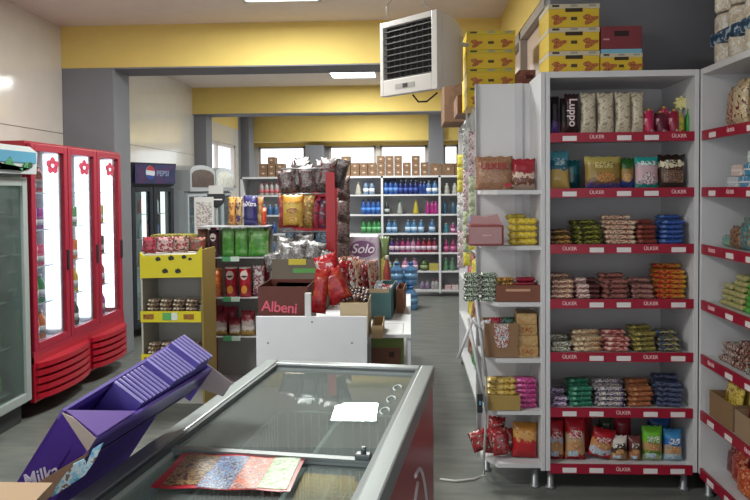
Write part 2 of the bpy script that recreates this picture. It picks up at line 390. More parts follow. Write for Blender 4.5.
# ---- top shelf: tall packs and cans
z = LEV[0]
packs = [(552, 561, .19, ['#1c1420', '#2b1d2c', '#5b3f86'], 'dark wrapped roll-cake pack with a purple foot'), (562, 569, .18, ['#20171a', '#4a3030'], 'plain dark wrapped pack')]
for a, b, h, cs, d in packs:
    bag((X(a, YF)+X(b, YF))/2, YF+.045, z, X(b, YF)-X(a, YF), h, .05, patt(cs[::-1], 14, bands=[.3, .6][:len(cs)-1]), d+', far left of the top shelf', 'cake pack', 'dark cake packs', (-.06, 0, 0), 'cake_pack')
x = (X(568, YF)+X(579, YF))/2
o = bag(x, YF+.045, z, .07, .20, .05, patt(['#1e1214', '#33191c', '#27151a'], 30), 'dark brown cake pack with upright white Luppo lettering, top shelf', 'cake pack', 'dark cake packs', (0, 0, 0), 'cake_pack')
lettering('Luppo', .055, mat('#e6cfd0', .5), o, (0, -.031, .105), (PI/2, PI/2, 0))
for k, (a, b) in enumerate([(583, 598), (600, 616), (618, 633), (634, 646)]):
    bag((X(a, YF)+X(b, YF))/2, YF+.045, z, X(b, YF)-X(a, YF)+.004, .205, .055, patt(['#9d8f7a', '#cfc3ad', '#bfb39c', '#8b7d62'], 28), 'beige wrapped biscuit roll, %s of four on the top shelf' % ['leftmost', 'second from left', 'third from left', 'rightmost'][k], 'biscuit pack', 'beige biscuit packs on the top shelf', (-.05, 0, 0), 'biscuit_pack', k)
for k, (px, c, h, d) in enumerate([(651, '#b3224f', .125, 'pink-red'), (657, '#8c1a40', .12, 'maroon'), (663, '#5b1a2d', .11, 'dark maroon'), (670, '#c12457', .14, 'bright pink-red'), (676, '#8c1a35', .12, 'deep red')]):
    bottle(X(px, YF), YF+.04+.055*(k % 2), z, .024, h, patt([c, c, '#d9a6b0'], 20), mat('#c9a24a', .3, .6), '%s jelly tube with gold cap, %s among five on top shelf' % (d, ['first', 'second', 'third', 'fourth', 'fifth'][k]), 'tube', 'pink and red tubes on the top shelf', 'snack_tube', 'tube')
bottle(X(683, YF), YF+.05, z, .02, .11, patt(['#8a9a2a', '#c8b640', '#b03a2a'], 20), mat('#c8c060', .4), 'slim yellow-green candy tube under the round yellow lollipop top', group='green tubes', name='candy_tube', cat='tube')
bottle(X(692, YF), YF+.05, z, .017, .12, mat('#2f8a3a', .4), mat('#3c9a3a', .4), 'slim green candy tube at the right end of top shelf', group='green tubes', name='candy_tube', cat='tube')
t = thing('flower_lollipop', 'round pale yellow flower lollipop standing at the right end of top shelf', 'lollipop', (X(687, YF), YF+.09, z))
bm = NB(); tube(bm, [(0, 0, 0), (0, 0, .13)], .003); ob('stick', bm, PAPER, t)
bm = NB()
pts = [((.03+.006*math.cos(8*a))*math.cos(a), .155+(.03+.006*math.cos(8*a))*math.sin(a)) for a in [2*PI*i/48 for i in range(48)]]
prism(bm, pts, -.008, .008); ob('flower_head', bm, patt(['#d9cf7a', '#e8e0a0', '#b8b050'], 60), t)
# ---- second shelf: bags
z = LEV[1]
for i, (a, b, top, cs, bands, d, dy, rx) in enumerate([
    (551, 572, 148, ['#c8a860', '#1f6d86', '#5aa7b8'], [.5, .85], 'teal crisp bag with yellow lower half and white lettering', 0, -.12),
    (570, 586, 157, ['#0f4a52', '#1b6a72'], [.5], 'plain dark teal bag standing behind its neighbour', .08, 0),
    (587, 625, 154, ['#4a3f78', '#7a5a3a', '#9a8040', '#b8a860'], [.14, .3, .8], 'wide glossy gold bag with brown biscuits and purple foot', 0, -.08),
    (623, 638, 156, ['#2a3f80', '#9a7a40', '#2c5a2a'], [.3, .65], 'narrow green bag with a blue foot', .02, 0),
    (638, 662, 155, ['#1f8a88', '#c8a8b0', '#2aa09a'], [.15, .75], 'turquoise bag with a pink and white panel', 0, -.06),
    (661, 689, 153, ['#3a2a24', '#4c342a', '#d8cfb0', '#2a1c18'], [.3, .62, .84], 'dark brown bag with a cream band, right end', 0, -.06)]):
    w_ = X(b, YF)-X(a, YF); h = (186-top)/700*YF
    o = bag((X(a, YF)+X(b, YF))/2, YF+.05+dy, z, w_, h, .06, patt(cs, 18, .25, bands), d+', second shelf', 'snack bag', 'snack bags on the second shelf', (rx, 0, random.uniform(-.1, .1)), 'snack_bag', i)
    for q in [((-.5, .5, .6, .8, ['#a8c8cc', '#2a7a90', '#dce8e8'], 0),), (), ((-.5, .6, .18, .5, ['#6a3c20', '#a8703c', '#c89858', '#4a2818'], 1), (-.5, .5, .62, .82, ['#5a4a20', '#d0c080', '#8c7838'], 0)), ((-.6, .6, .2, .5, ['#a87840', '#c8a060'], 1),), ((-.55, .55, .1, .5, ['#c898a8', '#e0d8d8', '#8c5860', '#58a0a0'], 1), (-.6, .6, .72, .86, ['#d8e8e4', '#2a9088'], 0)), ((-.7, .7, .15, .52, ['#503428', '#8c6850', '#2c1c18', '#a88c70'], 0), (-.6, .6, .74, .83, ['#e0d8c0', '#3a2a24'], 0))][i]:
        picture(o, w_, h, .06, *q[:4], patt(q[4], 60, .3), 'printed_picture' if q[5] or q[2] < .3 else 'printed_lettering', bool(q[5]))
# ---- bar piles
def row(li, items, cat='snack bar'):
    for k, (a, b, py, cs, d, sk) in enumerate(items):
        h = (LEV[li]-Z(py, YF))*-1
        pos = ['leftmost', 'second', 'third', 'fourth', 'fifth', 'sixth', 'seventh'][k] if k < len(items)-1 else 'rightmost'
        pile(X(a, YF), X(b, YF), YF, LEV[li], h, patt(cs, 45, .3, stretch=(.6, 1, 1)), d, '%s pile, %s' % (pos, NAMES[li]), cat, skew=sk, T=.0235 if h > .06 else .02, rz=[0, .12, -.06, .15, -.1, .05][k], grp='%s %s' % (NAMES[li], d))
row(2, [(551, 573, 229, ['#4a2c20', '#a89040', '#702a24', '#2a201c'], 'yellow and maroon bar', 0), (574, 604, 219, ['#1f2016', '#98943a', '#2a3a1c', '#20180f'], 'black and yellow-green bar', 0),
        (605, 637, 214, ['#c8b89a', '#8c3a34', '#d8c8ae', '#a8846a'], 'cream wafer with red print', .001), (636, 658, 220, ['#5a2420', '#8c4038', '#6a3028', '#a87060'], 'dark red wafer', 0),
        (660, 685, 217, ['#1c3a86', '#2a55a8', '#1c2c60', '#6a86b8'], 'blue wafer', .003)], 'wafer')
row(3, [(551, 575, 276, ['#b08878', '#d8c8a0', '#8c3a48', '#c8a8a0'], 'pink and cream bar', 0), (576, 590, 281, ['#b89088', '#e0d0c8', '#983a48'], 'short pink and white bar', 0),
        (590, 601, 282, ['#3a1c1c', '#5a2a28'], 'dark brown bar', 0), (602, 630, 277, ['#5a3430', '#a8706a', '#8c5850', '#40201c'], 'brown and pink wafer', .001),
        (632, 655, 281, ['#5a302c', '#9a7068', '#703a38'], 'brown wafer with pale print', .001), (656, 687, 267, ['#a81824', '#b82830', '#c0a030', '#981420'], 'red bar with yellow print', .002)], 'wafer')
row(4, [(551, 572, 337, ['#d0ccb8', '#3a4a38', '#dcd8c8', '#b0ac98'], 'white bar with green stripes', .001), (573, 604, 331, ['#d8cdb0', '#c8b890', '#a06040', '#e0d8c0'], 'cream wafer bar', .001),
        (605, 631, 331, ['#a8504c', '#8c2c30', '#c89088', '#d8c0b0'], 'red and pink wafer', 0), (633, 658, 327, ['#3a3c30', '#a89848', '#2a3038', '#c8b868'], 'dark bar with yellow print', 0), (659, 682, 335, ['#1c2c48', '#a89850', '#24385a', '#2c4470'], 'navy bar with yellow print', .001)], 'wafer')
row(5, [(551, 568, 394, ['#5a3070', '#c8b8d0', '#3a2050'], 'purple and white wafer', 0), (569, 594, 386, ['#1c5a58', '#2a8a60', '#184848', '#80b8a0'], 'green and teal bar', 0),
        (595, 627, 382, ['#2c2048', '#c8c0b8', '#3c2c60', '#d8d4c8'], 'dark purple and white bar', .001), (629, 655, 382, ['#9a5a38', '#b87048', '#70402c', '#c89870'], 'orange-brown wafer', .001), (658, 685, 377, ['#1c2038', '#2c3454', '#5a6480', '#181c30'], 'navy bar', .001)], 'wafer')
# ---- bottom shelf bags
z = LEV[6]
for i, (a, b, top, cs, bands, d, dy, ry) in enumerate([
    (550, 566, 422, ['#8c1820', '#c8986a', '#b8c0d0', '#a81c28'], [.1, .4, .6], 'red biscuit bag with blue and tan picture, leftmost in front', 0, 0),
    (567, 588, 420, ['#a81c28', '#c8986a', '#c0a080', '#b01828'], [.1, .4, .65], 'red biscuit bag with tan biscuit picture, second from left', 0, 0),
    (590, 614, 432, ['#b01828', '#b8b8c8', '#c08a58', '#a81c28'], [.15, .35, .6], 'red biscuit bag leaning to the right', 0, .22),
    (613, 631, 437, ['#b88a60', '#403028', '#d8d0c8'], [.35, .55], 'black and cream biscuit bag with white lettering', 0, 0),
    (632, 645, 437, ['#a87048', '#50302c', '#6a3838'], [.4, .6], 'small dark brown biscuit bag', 0, 0),
    (646, 667, 427, ['#a8b890', '#5a8a2a', '#b89060', '#6ab830'], [.15, .3, .55], 'bright green biscuit bag with round biscuit', 0, 0),
    (668, 687, 430, ['#98b8c8', '#b89a78', '#2a6ab0', '#3a88c0'], [.2, .45, .7], 'blue biscuit bag at the right end', 0, 0),
    (551, 577, 420, ['#8c1820', '#70141c'], [.5], 'dark red bag lying behind the leftmost bags', .1, 0), (578, 600, 424, ['#981820', '#801820'], [.5], 'crimson bag behind the second bag', .1, 0),
    (608, 622, 425, ['#243024', '#2c3a2a'], [.5], 'black-green bag at the back', .11, 0), (624, 642, 425, ['#902030', '#801828'], [.5], 'wine red bag at the back', .11, 0), (660, 684, 424, ['#1c5a98', '#1c4880'], [.5], 'deep blue bag at the back', .11, 0)]):
    w_ = X(b, YF)-X(a, YF); h = (461-top)/700*(YF+dy)
    o = bag((X(a, YF)+X(b, YF))/2, YF+.05+dy, z, w_, h, .055, patt(cs, 18, .3, bands), d+', bottom shelf', 'biscuit bag', 'biscuit bags on the bottom shelf', (-.05, ry, 0), 'biscuit_bag', i)
    if dy == 0:
        picture(o, w_, h, .055, -.45, .5, .3, .5, patt(['#c89868', '#b08050', '#d8b080'], 40, .4), 'biscuit_picture', True)
        picture(o, w_, h, .055, -.6, .6, .55, .74, patt([['#d8c8c8', '#a81c28'], ['#d8c8c8', '#a81c28'], ['#d8c8c8', '#a81c28'], ['#e0dcd4', '#302824'], ['#d8ccc0', '#402820'], ['#e0f0d0', '#4c8c28', '#e8e8e0'], ['#e0e8f0', '#2a68a8']][i], 60, .4), 'printed_lettering')
        picture(o, w_, h, .055, -.75, .2, .1, .24, patt(['#a0b8c8', '#c8d4dc', '#6888a0'], 50, .4), 'printed_picture')

# ---- things on top of the wide unit
def fruit_carton(x, y, z, w, d, h, place, top='#c8bca0', body='#d8b52c', slot=True, nm='printed_carton', desc='yellow printed carton'):
    t = thing(nm, desc+', '+place, 'carton', (x, y, z), 0, 'yellow printed cartons')
    bm = NB(); box(bm, -w/2, w/2, 0, d, 0, h*.8, bev=.003); ob('body', bm, mat(body, .6), t)
    bx('lid', (-w/2-.001, w/2+.001, -.001, d+.001, h*.8, h), mat(top, .7), t)
    if slot: bx('hand_hole', (-w*.17, w*.17, -.0025, .0, h*.66, h*.82), mat('#3a2c20', .8), t)
    for s in (-1, 1):
        bm = NB(); pts = []
        for i in range(18):
            a = 2*PI*i/18; r = .022+.007*math.sin(3*a+1)+.004*math.sin(5*a); pts.append((s*w*.31+r*1.45*math.cos(a), h*.34+r*1.05*math.sin(a)))
        prism(bm, pts, -.0022, 0); ob('printed_motif', bm, patt(['#a0521c', '#b8743a', '#7c2c18'], 60), t)
    for q_, c_ in ((-.36, '#4a3a24'), (0, '#9a9890'), (.36, '#9a9890')): bx('small_print', (w*q_-w*.07, w*q_+w*.07, -.0025, -.001, h*.88, h*.97), mat(c_, .7), t)
    bx('small_print', (-w*.06, w*.06, -.0025, 0, h*.3, h*.44), mat('#4a3a24', .7), t)
    return t
Y0 = 3.56
for k in range(3):
    fruit_carton(X(574, Y0), Y0+.002*k, 2.07+.117*k, .25, .26, .115, ['lowest', 'middle', 'topmost'][k]+' of three on the wide unit')
fruit_carton(X(621, Y0), Y0, 2.07, .205, .24, .1, 'under the dark red carton on the wide unit')
t = thing('printed_carton', 'dark red carton with pale blue lower edge on a yellow carton', 'carton', (X(621, Y0), Y0, 2.17), 0)
bm = NB(); box(bm, -.1, .1, 0, .24, .022, .135, bev=.003); ob('body', bm, mat('#7c3038', .6), t); bx('lower_edge', (-.1, .1, -.001, .24, 0, .021), mat('#7ab0c8', .6), t); bx('hand_hole', (-.035, .035, -.003, 0, .085, .11), mat('#2a1c18', .8), t)
bx('small_print', (-.09, -.06, -.0012, 0, .066, .074), mat('#c89090', .6), t)

# ---- end unit goods
Y1 = 3.50
def EX(px): return oy(px, 300, Y1).x
o = bag(EX(498)-.012, Y1+.06, 1.495, .19, .168, .05, patt(['#8c6248', '#a07a60', '#94684e', '#b08c70'], 20), 'large tan pack with red ÜLKER lettering on the end unit', 'biscuit pack', None, (-.07, 0, -.06), 'biscuit_pack', 3)
lettering('ÜLKER', .044, mat('#a81c30', .5), o, (.0, -.034, .115))
bx('round_seal', (.055, .085, -.032, -.03, .012, .03), mat('#a81c30', .5), o)
bag(.572, Y1+.06, 1.495, .126, .155, .06, patt(['#a89080', '#6a4030', '#d0b8a8', '#8c1c28', '#9a1c2c'], 18, .3, [.15, .35, .5, .62]), 'maroon biscuit pack with white banner and biscuit picture, beside the tan pack', 'biscuit pack', None, (-.1, 0, .05), 'biscuit_pack', 4)
t = thing('wrapped_multipack', 'shiny brown-pink wrapped multipack sticking out over the end shelf edge', 'multipack', (EX(486)-.005, 3.42, 1.222), .0)
bm = NB(); box(bm, -.085, .085, 0, .2, 0, .105, bev=.012); ob('wrapped_block', bm, mat('#8a4644', .22, coat=.6), t)
bm = NB(); prism(bm, [(-.08, .1), (-.06, .15), (.0, .14), (.06, .155), (.085, .1)], .06, .18); ob('folded_top', bm, mat('#964e4c', .2, coat=.6), t)
bx('printed_line', (-.02, .025, -.0015, 0, .05, .056), mat('#d0a0a0', .5), t)
for k in range(4):
    put('snack_roll', bar_mesh(.142, .08, .033, patt(['#c8a820', '#e0cc60', '#d0b430', '#a88418'], 30, .25), 2), None, (.562, Y1+.05, 1.2205+.0335*k), (0, 0, .02*(-1)**k), 'shiny yellow wrapped roll, %s of four on the end unit' % ['lowest', 'second from bottom', 'third from bottom', 'topmost'][k], 'wafer roll', 'yellow rolls on the end unit')
put('snack_roll', bar_mesh(.09, .06, .03, patt(['#98841c', '#b0a040'], 30, .25), 2), None, (EX(520), Y1+.15, 1.34), (0, 0, .3), 'small olive roll lying behind the four yellow rolls', 'wafer roll')
# striped candy pile, third end shelf
cp = patt(['#14301a', '#2c1430', '#c8d0c0', '#1c5a28', '#6a3a60'], 55, .2)
for k in range(6):
    for c in range(2):
        put('candy_roll', bar_mesh(.08, .06, .024, cp, 3), None, (EX(472+c*17), Y1+.02+.01*c, .94+.0235*k), (0, 0, .15*(-1)**(k+c)), 'black and green striped candy roll, %s in the %s column' % ('topmost' if k == 5 else ORD[k], ['left', 'right'][c]), 'candy roll', 'striped candy rolls on the end unit')
def open_box(name, x, y, z, w, d, h, m, label, rz=0, cat='box', group=None):
    return put(name, carton_mesh(w, d, h, m), None, (x, y, z+.0015), (0, 0, rz), label, cat, group)
b_ = open_box('display_box', EX(521)-.016, Y1-.01, .94, .215, .16, .08, mat('#7c4c3c', .8), 'open brown display box of gold bars on the end unit', .02)
bx('printed_strip', (-.06, .06, -.002, 0, .05, .062), mat('#c89a80', .7), b_)
gm = patt(['#b08a30', '#d8c070', '#8c6420', '#983040'], 45, .25)
for k in range(5):
    for c in range(2):
        put('wafer_bar', bar_mesh(.094, .05, .0215, gm if not (c and k > 1) else patt(['#a01c38', '#801830'], 30, .25), 1), None, (EX(507+c*21)-.006, Y1+.05+.01*(k % 2), .947+.0218*k), (0, 0, .1*(-1)**k), '%s bar in the brown display box, %s in the %s column' % ('crimson' if c and k > 1 else 'gold', 'topmost' if k == 4 else ORD[k], ['left', 'right'][c]), 'wafer', 'bars in the brown display box')
b_ = open_box('display_box', EX(501), Y1-.01, .66, .165, .17, .17, mat('#8c6c50', .85), 'tall cardboard box with a cut front holding mixed sweets, end unit')
for k, (dx, dz, c, d) in enumerate([(-.05, .12, ['#a8a8b0', '#d8d8e0'], 'silver'), (-.01, .13, ['#b02838', '#801820'], 'red'), (.05, .13, ['#2a5a4a', '#1c3c34'], 'dark green'), (.02, .1, ['#1c7a98', '#30a0b8'], 'turquoise'), (.0, .11, ['#502028', '#d8d0d0'], 'maroon and white')]):
    bag(EX(501)+dx, Y1+.035+.022*k, .67, .055, dz+.045, .018, patt(c, 40, .25), '%s sweet packet in the tall cut cardboard box' % d, 'sweet packet', 'packets in the cut box', (0, .08*(k-2), 0), 'sweet_packet', k)
bm = NB(); prism(bm, [(-.035, .1), (-.02, .05), (.03, .05), (.04, .1), (.035, .168), (-.035, .168)], -.002, .0); ob('front_picture', bm, patt(['#1c7a98', '#e0dcd8', '#8c2c38', '#c8b8a0'], 50), b_)
for k in range(4):
    t = put('tea_box', shut_box(.112-.004*k, .12, .054, patt(['#a8804a', '#b08c58', '#b89868', '#987040'], 20)), None, (EX(530)-.014, Y1+.004*k, .66+.0545*k), (0, 0, .04*(-1)**k), 'tan box with orange-red TAÇ lettering, %s in the stack' % ['lowest', 'second from bottom', 'third from bottom', 'topmost'][k], 'box', 'tan boxes on the end unit')
    if k in (0, 2): lettering('TAÇ', .03, mat('#a04818', .6), t, (0, -.002, .027))
b_ = open_box('display_box', EX(502), Y1-.03, .40, .17, .17, .075, mat('#a88c50', .8), 'shallow gold-brown tray box full of gold packs')
for k in range(5):
    put('gold_pack', bar_mesh(.145, .07, .03, patt(['#b08a3a', '#d8c078', '#c8a850', '#8c6428'], 30, .2), 4), None, (EX(502), Y1+.02+.004*k, .405+.029*k), (0, 0, .05*(-1)**k), 'gold foil pack in the tray, %s of five' % ('topmost' if k == 4 else ORD[k]), 'biscuit pack', 'gold packs in the tray')
for k in range(6):
    put('pink_pack', bar_mesh(.115, .08, .0235, patt(['#c03a88', '#d860a0', '#a02c70', '#e0a0c0'], 30, .25), 4), None, (.572, Y1+.05, .4015+.0245*k), (0, 0, .06*(-1)**k), 'bright pink wafer pack, %s of six in the stack' % ('topmost' if k == 5 else ORD[k]), 'wafer', 'pink packs on the end unit')
rm = patt(['#5a1c1c', '#8c1c24', '#a83038', '#4a2c20', '#c8a098'], 30, .25)
for k, (px, dy, h, ry) in enumerate([(483, .0, .1, -.35), (493, .03, .12, .1), (503, .0, .13, -.15), (512, .05, .11, .2), (498, .1, .16, .1)]):
    bag(EX(px), Y1+.04+dy, .135+(.012 if abs(ry) > .2 else .004)+abs(ry)*.03, .09, h, .05, rm, 'dark red candy bag slumped on the bottom end shelf, %s' % ['leftmost and tipped over', 'second from left', 'tall one in the middle', 'low one at right', 'standing at the back'][k], 'candy bag', 'dark red candy bags', (-.25, ry, 0), 'candy_bag', k)
bag(.572, Y1+.045, .137, .125, .175, .06, patt(['#a81c24', '#b02028', '#c89858', '#a8702c'], 14, .3, [.35, .5, .8]), 'red and gold standing bag at the right of the bottom end shelf', 'candy bag', None, (-.08, .03, 0), 'candy_bag', 2)

# ---- right unit goods: front x=1.415, things run along y from 3.44 toward the camera
XF = 1.445
def rbag(y, z, w, h, d, cs, lab, bands=None, dx=0, ry=0, seed=0, cat='snack bag', name='snack_bag', group='bags on the right wall unit', sc=16):
    return bag(XF+d/2+dx, y, z, w, h, d, patt(cs, sc, .3, bands), lab, cat, group, (-.06, ry, -PI/2), name, seed)
z = LEV[0]
for k, (yy, h, cs, d) in enumerate([(3.33, .2, ['#6a2018', '#b09a78', '#8c1c20'], 'dark red wafer bag nearest the corner'), (3.2, .21, ['#c09a70', '#cfc3a0', '#7a2a20'], 'cream and red wafer bag, second from the corner'), (3.06, .22, ['#b88860', '#5a5a40', '#c8b898'], 'tan striped wafer bag, third from the corner'), (2.9, .22, ['#a87850', '#c8b090'], 'tan wafer bag, fourth from the corner'), (2.75, .2, ['#9c2028', '#c8b090'], 'red and tan wafer bag, fifth from the corner')]):
    rbag(yy, z, .13, h, .06, cs, d+', right unit top shelf', seed=k, dx=.03 if k == 0 else 0, sc=28)
z = LEV[1]
for k, (yy, zz, w_, h, cs, d) in enumerate([(3.22, 0, .10, .05, '#b8c4cc', 'pale grey box at the left end, bottom layer'), (3.10, 0, .11, .05, '#4a90b8', 'blue box, bottom layer beside the pale one'), (2.97, 0, .12, .05, '#c8d0d4', 'white box, bottom layer near the edge'), (3.18, .052, .10, .05, '#d0b8b0', 'pinkish box in the second layer'), (3.05, .052, .12, .055, '#3a8ab0', 'sea blue box in the second layer'), (3.03, .108, .1, .05, '#c8d4d8', 'white box on top of the blue ones'), (2.82, 0, .12, .09, '#2c6a98', 'tall blue box nearest the camera')]):
    t = put('small_carton', shut_box(w_, .12, h, patt([cs, cs, '#e0dcd8'], 30), tape=PAPER), None, (XF, yy, z+zz), (0, 0, -PI/2), d+', right unit', 'carton', 'small cartons on the right unit')
z = LEV[2]
for k, (yy, h, cs, d, dx) in enumerate([(3.34, .05, ['#5a98a0', '#8a9c80'], 'low teal packet beside the corner', .02), (3.22, .1, ['#4a3020', '#8c6c50', '#60402c'], 'brown packet with picture', 0), (3.12, .14, ['#6a4830', '#3a8088', '#a08468'], 'brown and teal packet', 0), (3.0, .15, ['#4c3424', '#8a6848', '#2c6870'], 'tall brown packet', 0), (3.2, .19, ['#2c7a84', '#4c8c90'], 'teal packet standing at the back', .1), (3.05, .23, ['#1f6878', '#388088'], 'tall dark teal packet at the back', .1), (2.84, .16, ['#503828', '#987858'], 'brown packet nearest the camera', 0)]):
    rbag(yy, z, .11, h, .05, cs, d+', third shelf of the right unit', dx=dx, seed=k, sc=30)
z = LEV[3]
gb = patt(['#3a8a34', '#b8b078', '#a89868', '#2c6a2c'], 35, .3)
for c, (yy, n) in enumerate([(3.30, 4), (3.19, 6), (3.06, 8), (2.92, 8)]):
    for k in range(n):
        put('biscuit_pack', bar_mesh(.11, .09, .026, gb if c != 2 else patt(['#2f9a34', '#3cac40', '#a8a070'], 30, .3), c), None, (XF+.05+.004*k, yy, z+.0255*k), (0, 0, PI/2+.06*(-1)**k), '%s biscuit pack, %s in the %s stack from the corner' % (['green and tan', 'tan and green', 'bright green', 'pale green'][c], 'topmost' if k == n-1 else ORD[k], ['first', 'second', 'third', 'fourth'][c]), 'biscuit pack', 'green biscuit packs on the right unit')
z = LEV[4]
for c, (yy, n, cs, d) in enumerate([(3.3, 3, ['#50201f', '#b0a098', '#6c3434'], 'maroon and grey'), (3.18, 4, ['#4a2a28', '#8a5c50', '#c8c0b8'], 'brown and grey'), (3.04, 5, ['#38302c', '#b8b8b4', '#5c4840'], 'dark and white'), (2.9, 6, ['#6c6058', '#d8d8d4', '#302c28'], 'silver-white')]):
    for k in range(n):
        put('snack_bar', bar_mesh(.12, .08, .03, patt(cs, 40, .25), c), None, (XF+.045+.01*k, yy, z+.0295*k), (0, 0, PI/2+.1*(-1)**k), '%s bar, %s in its stack, fifth shelf of the right unit' % (d, 'topmost' if k == n-1 else ORD[k]), 'snack bar', '%s bars on the right unit' % d)
z = LEV[5]
b_ = open_box('display_box', XF-.022, 3.27, z, .24, .26, .12, mat('#8a6c4c', .8), 'open cardboard box of gold packets leaning near the corner, right unit', -PI/2)
for k in range(4): bag(XF+.03+.045*k, 3.27+.01*(-1)**k, z+.02, .17, .16, .03, patt(['#b08c30', '#d8c060', '#8c6820'], 25, .2), 'shiny gold packet in the box, %s from the front' % ['first', 'second', 'third', 'fourth'][k], 'snack packet', 'gold packets in the box', (-.15, 0, -PI/2), 'snack_packet', k)
b_ = open_box('display_box', XF-.022, 3.0, z, .26, .26, .11, mat('#9a8266', .8), 'pale cardboard box of red packets, nearer the camera', -PI/2)
for k in range(4): bag(XF+.02+.045*k, 3.0+.01*(-1)**k, z+.02, .2, .17, .035, patt(['#8c1424', '#b02030', '#70101c', '#c06068'], 14, .25), 'dark red glossy packet in the pale box, %s from the front' % ['first', 'second', 'third', 'fourth'][k], 'snack packet', 'red packets in the pale box', (-.1, .1, -PI/2), 'snack_packet', k)
z = LEV[6]
for k, (yy, h, cs, d, dx) in enumerate([(3.34, .13, ['#8c2028', '#3a2020', '#b05048'], 'dark red sweets bag in the corner', .05), (3.25, .15, ['#a8502c', '#8c2028', '#c88050'], 'orange-red sweets bag', .03), (3.13, .13, ['#c87040', '#b03a28', '#d8a070'], 'orange sweets bag', 0), (3.0, .15, ['#a8b838', '#4a9048', '#d8c058'], 'lime green sweets bag', 0), (2.88, .12, ['#3a8878', '#98b048', '#5080a0'], 'teal and lime sweets bag', 0), (3.05, .2, ['#701c24', '#9c2c30'], 'tall crimson sweets bag at the back', .12)]):
    rbag(yy, z, .12, h, .06, cs, d+', right unit bottom shelf', dx=dx, seed=k, sc=35, cat='sweets bag', name='sweets_bag')
# paper towel packs on top
for k, (yy, zz) in enumerate([(3.27, 0), (2.97, 0), (3.27, .235), (2.97, .235)]):
    t = thing('paper_towel_pack', 'wrapped paper roll pack, dark blue band, %s, right unit' % ['lower one by the corner', 'lower one nearer the camera', 'upper one by the corner', 'upper one nearer the camera'][k], 'paper pack', (1.56, yy, 2.0715+zz), 0, 'paper roll packs')
    bm = NB()
    for a in (-.07, .07):
        for b in (-.07, .07): lathe(bm, [(.062, 0), (.07, .015), (.07, .21), (.062, .225)], (a, b, 0), 16)
    ob('paper_rolls', bm, patt(['#b8a58c', '#d0cac2', '#c8b8a0', '#dcd8d4'], 16, .35), t)
    bm = NB(); box(bm, -.142, .142, -.142, .142, .085, .15, bev=.02); ob('printed_band', bm, patt(['#24405c', '#2c4c68', '#a8b8c4'], 24, .3), t)

# ================================================================ chest freezer
fz = thing('chest_freezer', 'low chest freezer with sliding glass lids and grey rim in the foreground', 'freezer', (-.235, 2.62, 0), math.radians(-7.8))
W2, LN, HT = .325, 1.9, .85
RIM = mat('#8f9698', .35, .3, name='grey_rim'); LINER = mat('#b4bcba', .4)
bm = NB()
box(bm, -W2+.01, W2-.01, -LN+.01, -.01, .06, .10); box(bm, -W2+.01, -W2+.03, -LN+.01, -.01, .1, HT-.05); box(bm, W2-.03, W2-.01, -LN+.01, -.01, .1, HT-.05)
box(bm, -W2+.03, W2-.03, -.03, -.01, .1, HT-.05); box(bm, -W2+.03, W2-.03, -LN+.01, -LN+.03, .1, HT-.05)
ob('body', bm, mat('#b9bcbd', .4), fz)
bm = NB(); i_ = .065
box(bm, -W2+i_, W2-i_, -LN+i_, -i_, .25, .26); box(bm, -W2+i_-.01, -W2+i_, -LN+i_, -i_, .25, HT-.02); box(bm, W2-i_, W2-i_+.01, -LN+i_, -i_, .25, HT-.02)
box(bm, -W2+i_, W2-i_, -i_, -i_+.01, .25, HT-.02); box(bm, -W2+i_, W2-i_, -LN+i_-.01, -LN+i_, .25, HT-.02)
ob('inner_liner', bm, LINER, fz)
bm = NB()
for q in ((-W2, -W2+.05, -LN, 0), (W2-.05, W2, -LN, 0), (-W2+.05, W2-.05, -.05, 0), (-W2+.05, W2-.05, -LN, -LN+.05)): box(bm, *q, HT-.06, HT, bev=.006)
ob('rim', bm, RIM, fz)
bm = NB()
for q in ((-W2+.05, -W2+.062, -LN+.05, -.05), (W2-.062, W2-.05, -LN+.05, -.05), (-W2+.06, W2-.06, -.062, -.05)): box(bm, *q, HT-.05, HT-.004)
ob('lid_track', bm, mat('#5a6062', .4, .3), fz)
bm = NB(); tube(bm, [(W2-.0085, -1.86, .79), (W2-.0085, -.04, .79)], .001)
sd = bx('side_panel', (W2-.01, W2-.004, -LN+.02, -.02, .1, HT-.06), mat('#a81830', .3), fz)
bm.free()
for (a, b, c, d) in ((-.9, .2, -.5, .62), (-.55, .66, -.2, .35), (-1.3, .25, -1.0, .6)):
    bm = NB(); pts = [(W2-.0035, a+(c-a)*u, b+(d-b)*u+.09*math.sin(PI*u)) for u in [i/14 for i in range(15)]]; tube(bm, pts, .007, 6); ob('white_swirl', bm, PAPER, sd)
GL = glass('#dfe8e6', 1.9, .0, 'lid_glass', .10)
for k, (y0, y1, z) in enumerate(((-.905, -.052, HT-.022), (-LN+.052, -.875, HT-.036))):
    g = bx('glass_lid', (-W2+.062, W2-.062, y0, y1, z, z+.004), GL, fz)
    bm = NB()
    e = y0 if k == 0 else y1-.022
    box(bm, -W2+.062, W2-.062, e, e+.022, z-.006, z+.010); ob('lid_edge', bm, mat('#83898b', .35, .3), g)
    bm = NB(); ee = y1-.02 if k == 0 else y0; box(bm, -W2+.062, W2-.062, ee, ee+.02, z-.004, z+.008); ob('lid_edge', bm, mat('#9aa0a2', .35, .3), g)
bm = NB(); box(bm, W2-.105, W2-.066, -.905, -.88, HT-.012, HT+.002, bev=.003); lathe(bm, [(.007, 0), (.007, .014), (.005, .018)], (W2-.085, -.892, HT+.0), 12); ob('lock', bm, mat('#6a6f72', .3, .6), fz)
